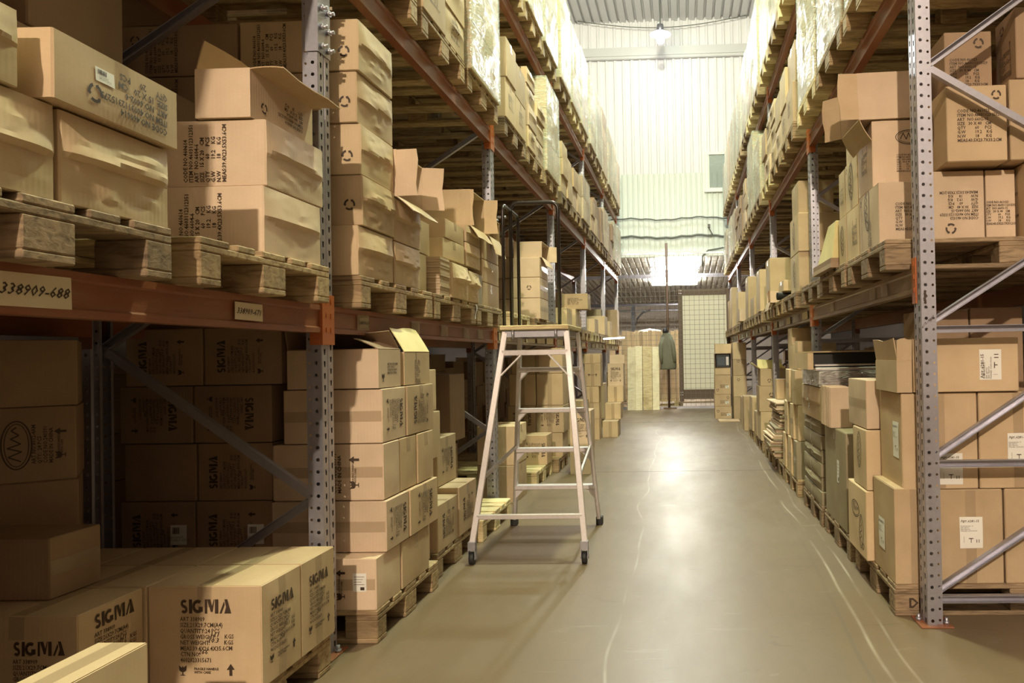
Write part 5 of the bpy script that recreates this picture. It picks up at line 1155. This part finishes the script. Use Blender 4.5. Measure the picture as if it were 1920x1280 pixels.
# upright tan planks behind the mesh, on a pale pallet
pallet('pale pallet under the upright tan planks behind the mesh', 'pallets behind the wire mesh', 'L', -.12, SY+.62, .80, 0, 'wood_new', rich=False)
for i in range(13):
    x = -1.50+i*.105; tag(MB().box(x+.003, x+.100, SY+.66, SY+.70, ZP+.002, 1.82-.01*(i % 3)).build('plank', MT['sand' if i % 2 else 'tan'], None, .003), 'tall tan plank behind the mesh, %s from the left' % ORD[i], 'plank', 'upright planks behind the mesh')
for i, (xa, xb, h, ln) in enumerate(((-1.30, -1.10, 1.44, .02), (-1.12, -.96, 1.46, .05), (-.95, -.74, 1.45, -.01), (-.735, -.575, 1.44, 0))):
    o = MB().box(xa, xb-.006, -.012, .012, 0, h).build('leaning_board', MT['ply'] if i != 2 else MT['wood_new'], None, .003, (0, 16.72-.028*(i % 2), 0)); o.rotation_euler = (-.17, 0, 0)
    tag(o, 'pale board leaning against the wire mesh, %s from the left' % ORD[i], 'board', 'pale boards leaning on the mesh')
o = MB().cyl((-.37, 17.0, .03), (-.375, 17.0, 3.78), .028, 12).box(-.50, -.20, 16.9, 17.07, 0, .03).build('thin_post', mat('brown_steel', (.16, .10, .07), .5, .3)); tag(o, 'thin brown steel post in front of the wire mesh', 'post')
# jacket on the post
t = empty('jacket', (-.375, 16.86, .9)); t.scale = (1.12, 1.1, 1.05); tag(t, 'grey-green work jacket hanging from the thin brown post', 'jacket')
mj = mat('jacket_cloth', (.20, .20, .15), .9); bump(mj, noise_n(mj, 8, mapping(mj, objco(mj), (1, 1, .4)), 4), .8, .03)
def loft(rings, n=16):
    V = []; F = []
    for (cx, cy, z, rx, ry) in rings:
        for i in range(n):
            a = 2*math.pi*i/n; k_ = 1+.07*math.sin(3*a+z*9)+.04*math.sin(7*a+z*5); V.append((cx+rx*k_*math.cos(a), cy+ry*k_*math.sin(a), z))
    for j in range(len(rings)-1):
        for i in range(n): q = (i+1) % n; F.append((j*n+i, j*n+q, (j+1)*n+q, (j+1)*n+i))
    F.append(tuple(range(n-1, -1, -1))); F.append(tuple((len(rings)-1)*n+i for i in range(n)))
    mb = MB().raw(V, F); mb.smooth = set(range(len(F))); return mb
loft([(-.01, 0, .0, .155, .05), (.0, 0, .05, .160, .06), (0, 0, .3, .150, .065), (-.01, 0, .52, .145, .065), (-.02, 0, .68, .13, .055), (-.03, 0, .78, .07, .045), (-.04, 0, .82, .045, .035)]).build('body', mj, t)
loft([(.13, -.03, .16, .035, .035), (.12, -.035, .35, .045, .045), (.09, -.03, .55, .05, .05), (.05, -.02, .72, .045, .04)]).build('sleeve', mj, t)
loft([(-.13, -.04, .14, .03, .03), (-.145, -.045, .33, .04, .04), (-.14, -.03, .52, .046, .045), (-.09, -.02, .70, .045, .04)]).build('sleeve', mj, t)
loft([(-.045, -.01, .79, .06, .045), (-.05, -.01, .84, .055, .05), (-.045, -.0, .89, .03, .03)]).build('collar', MT['plastic_dark'], t)
MB().tube([(-.045, .0, .88), (-.04, .02, .93), (.0, .06, .95), (.035, .06, .93)], .006, 6).build('loop', MT['plastic_dark'], t)

# torn white tag hanging from a pallet edge on the left lower shelf
mb = MB(); V = [(-1.412, 5.02+.03*math.sin(i*.9)*.3, ZL[0]+.135-.02*i) for i in range(6)]
mb.raw([(x+.004*math.sin(i), y-.016, z) for i, (x, y, z) in enumerate(V)]+[(x+.004*math.sin(i+1), y+.018-.002*i, z) for i, (x, y, z) in enumerate(V)], [(i, i+1, i+7, i+6) for i in range(5)])
tag(mb.build('paper_tag', MT['paper']), 'torn white paper tag hanging from a pallet edge left of the second upright', 'tag')
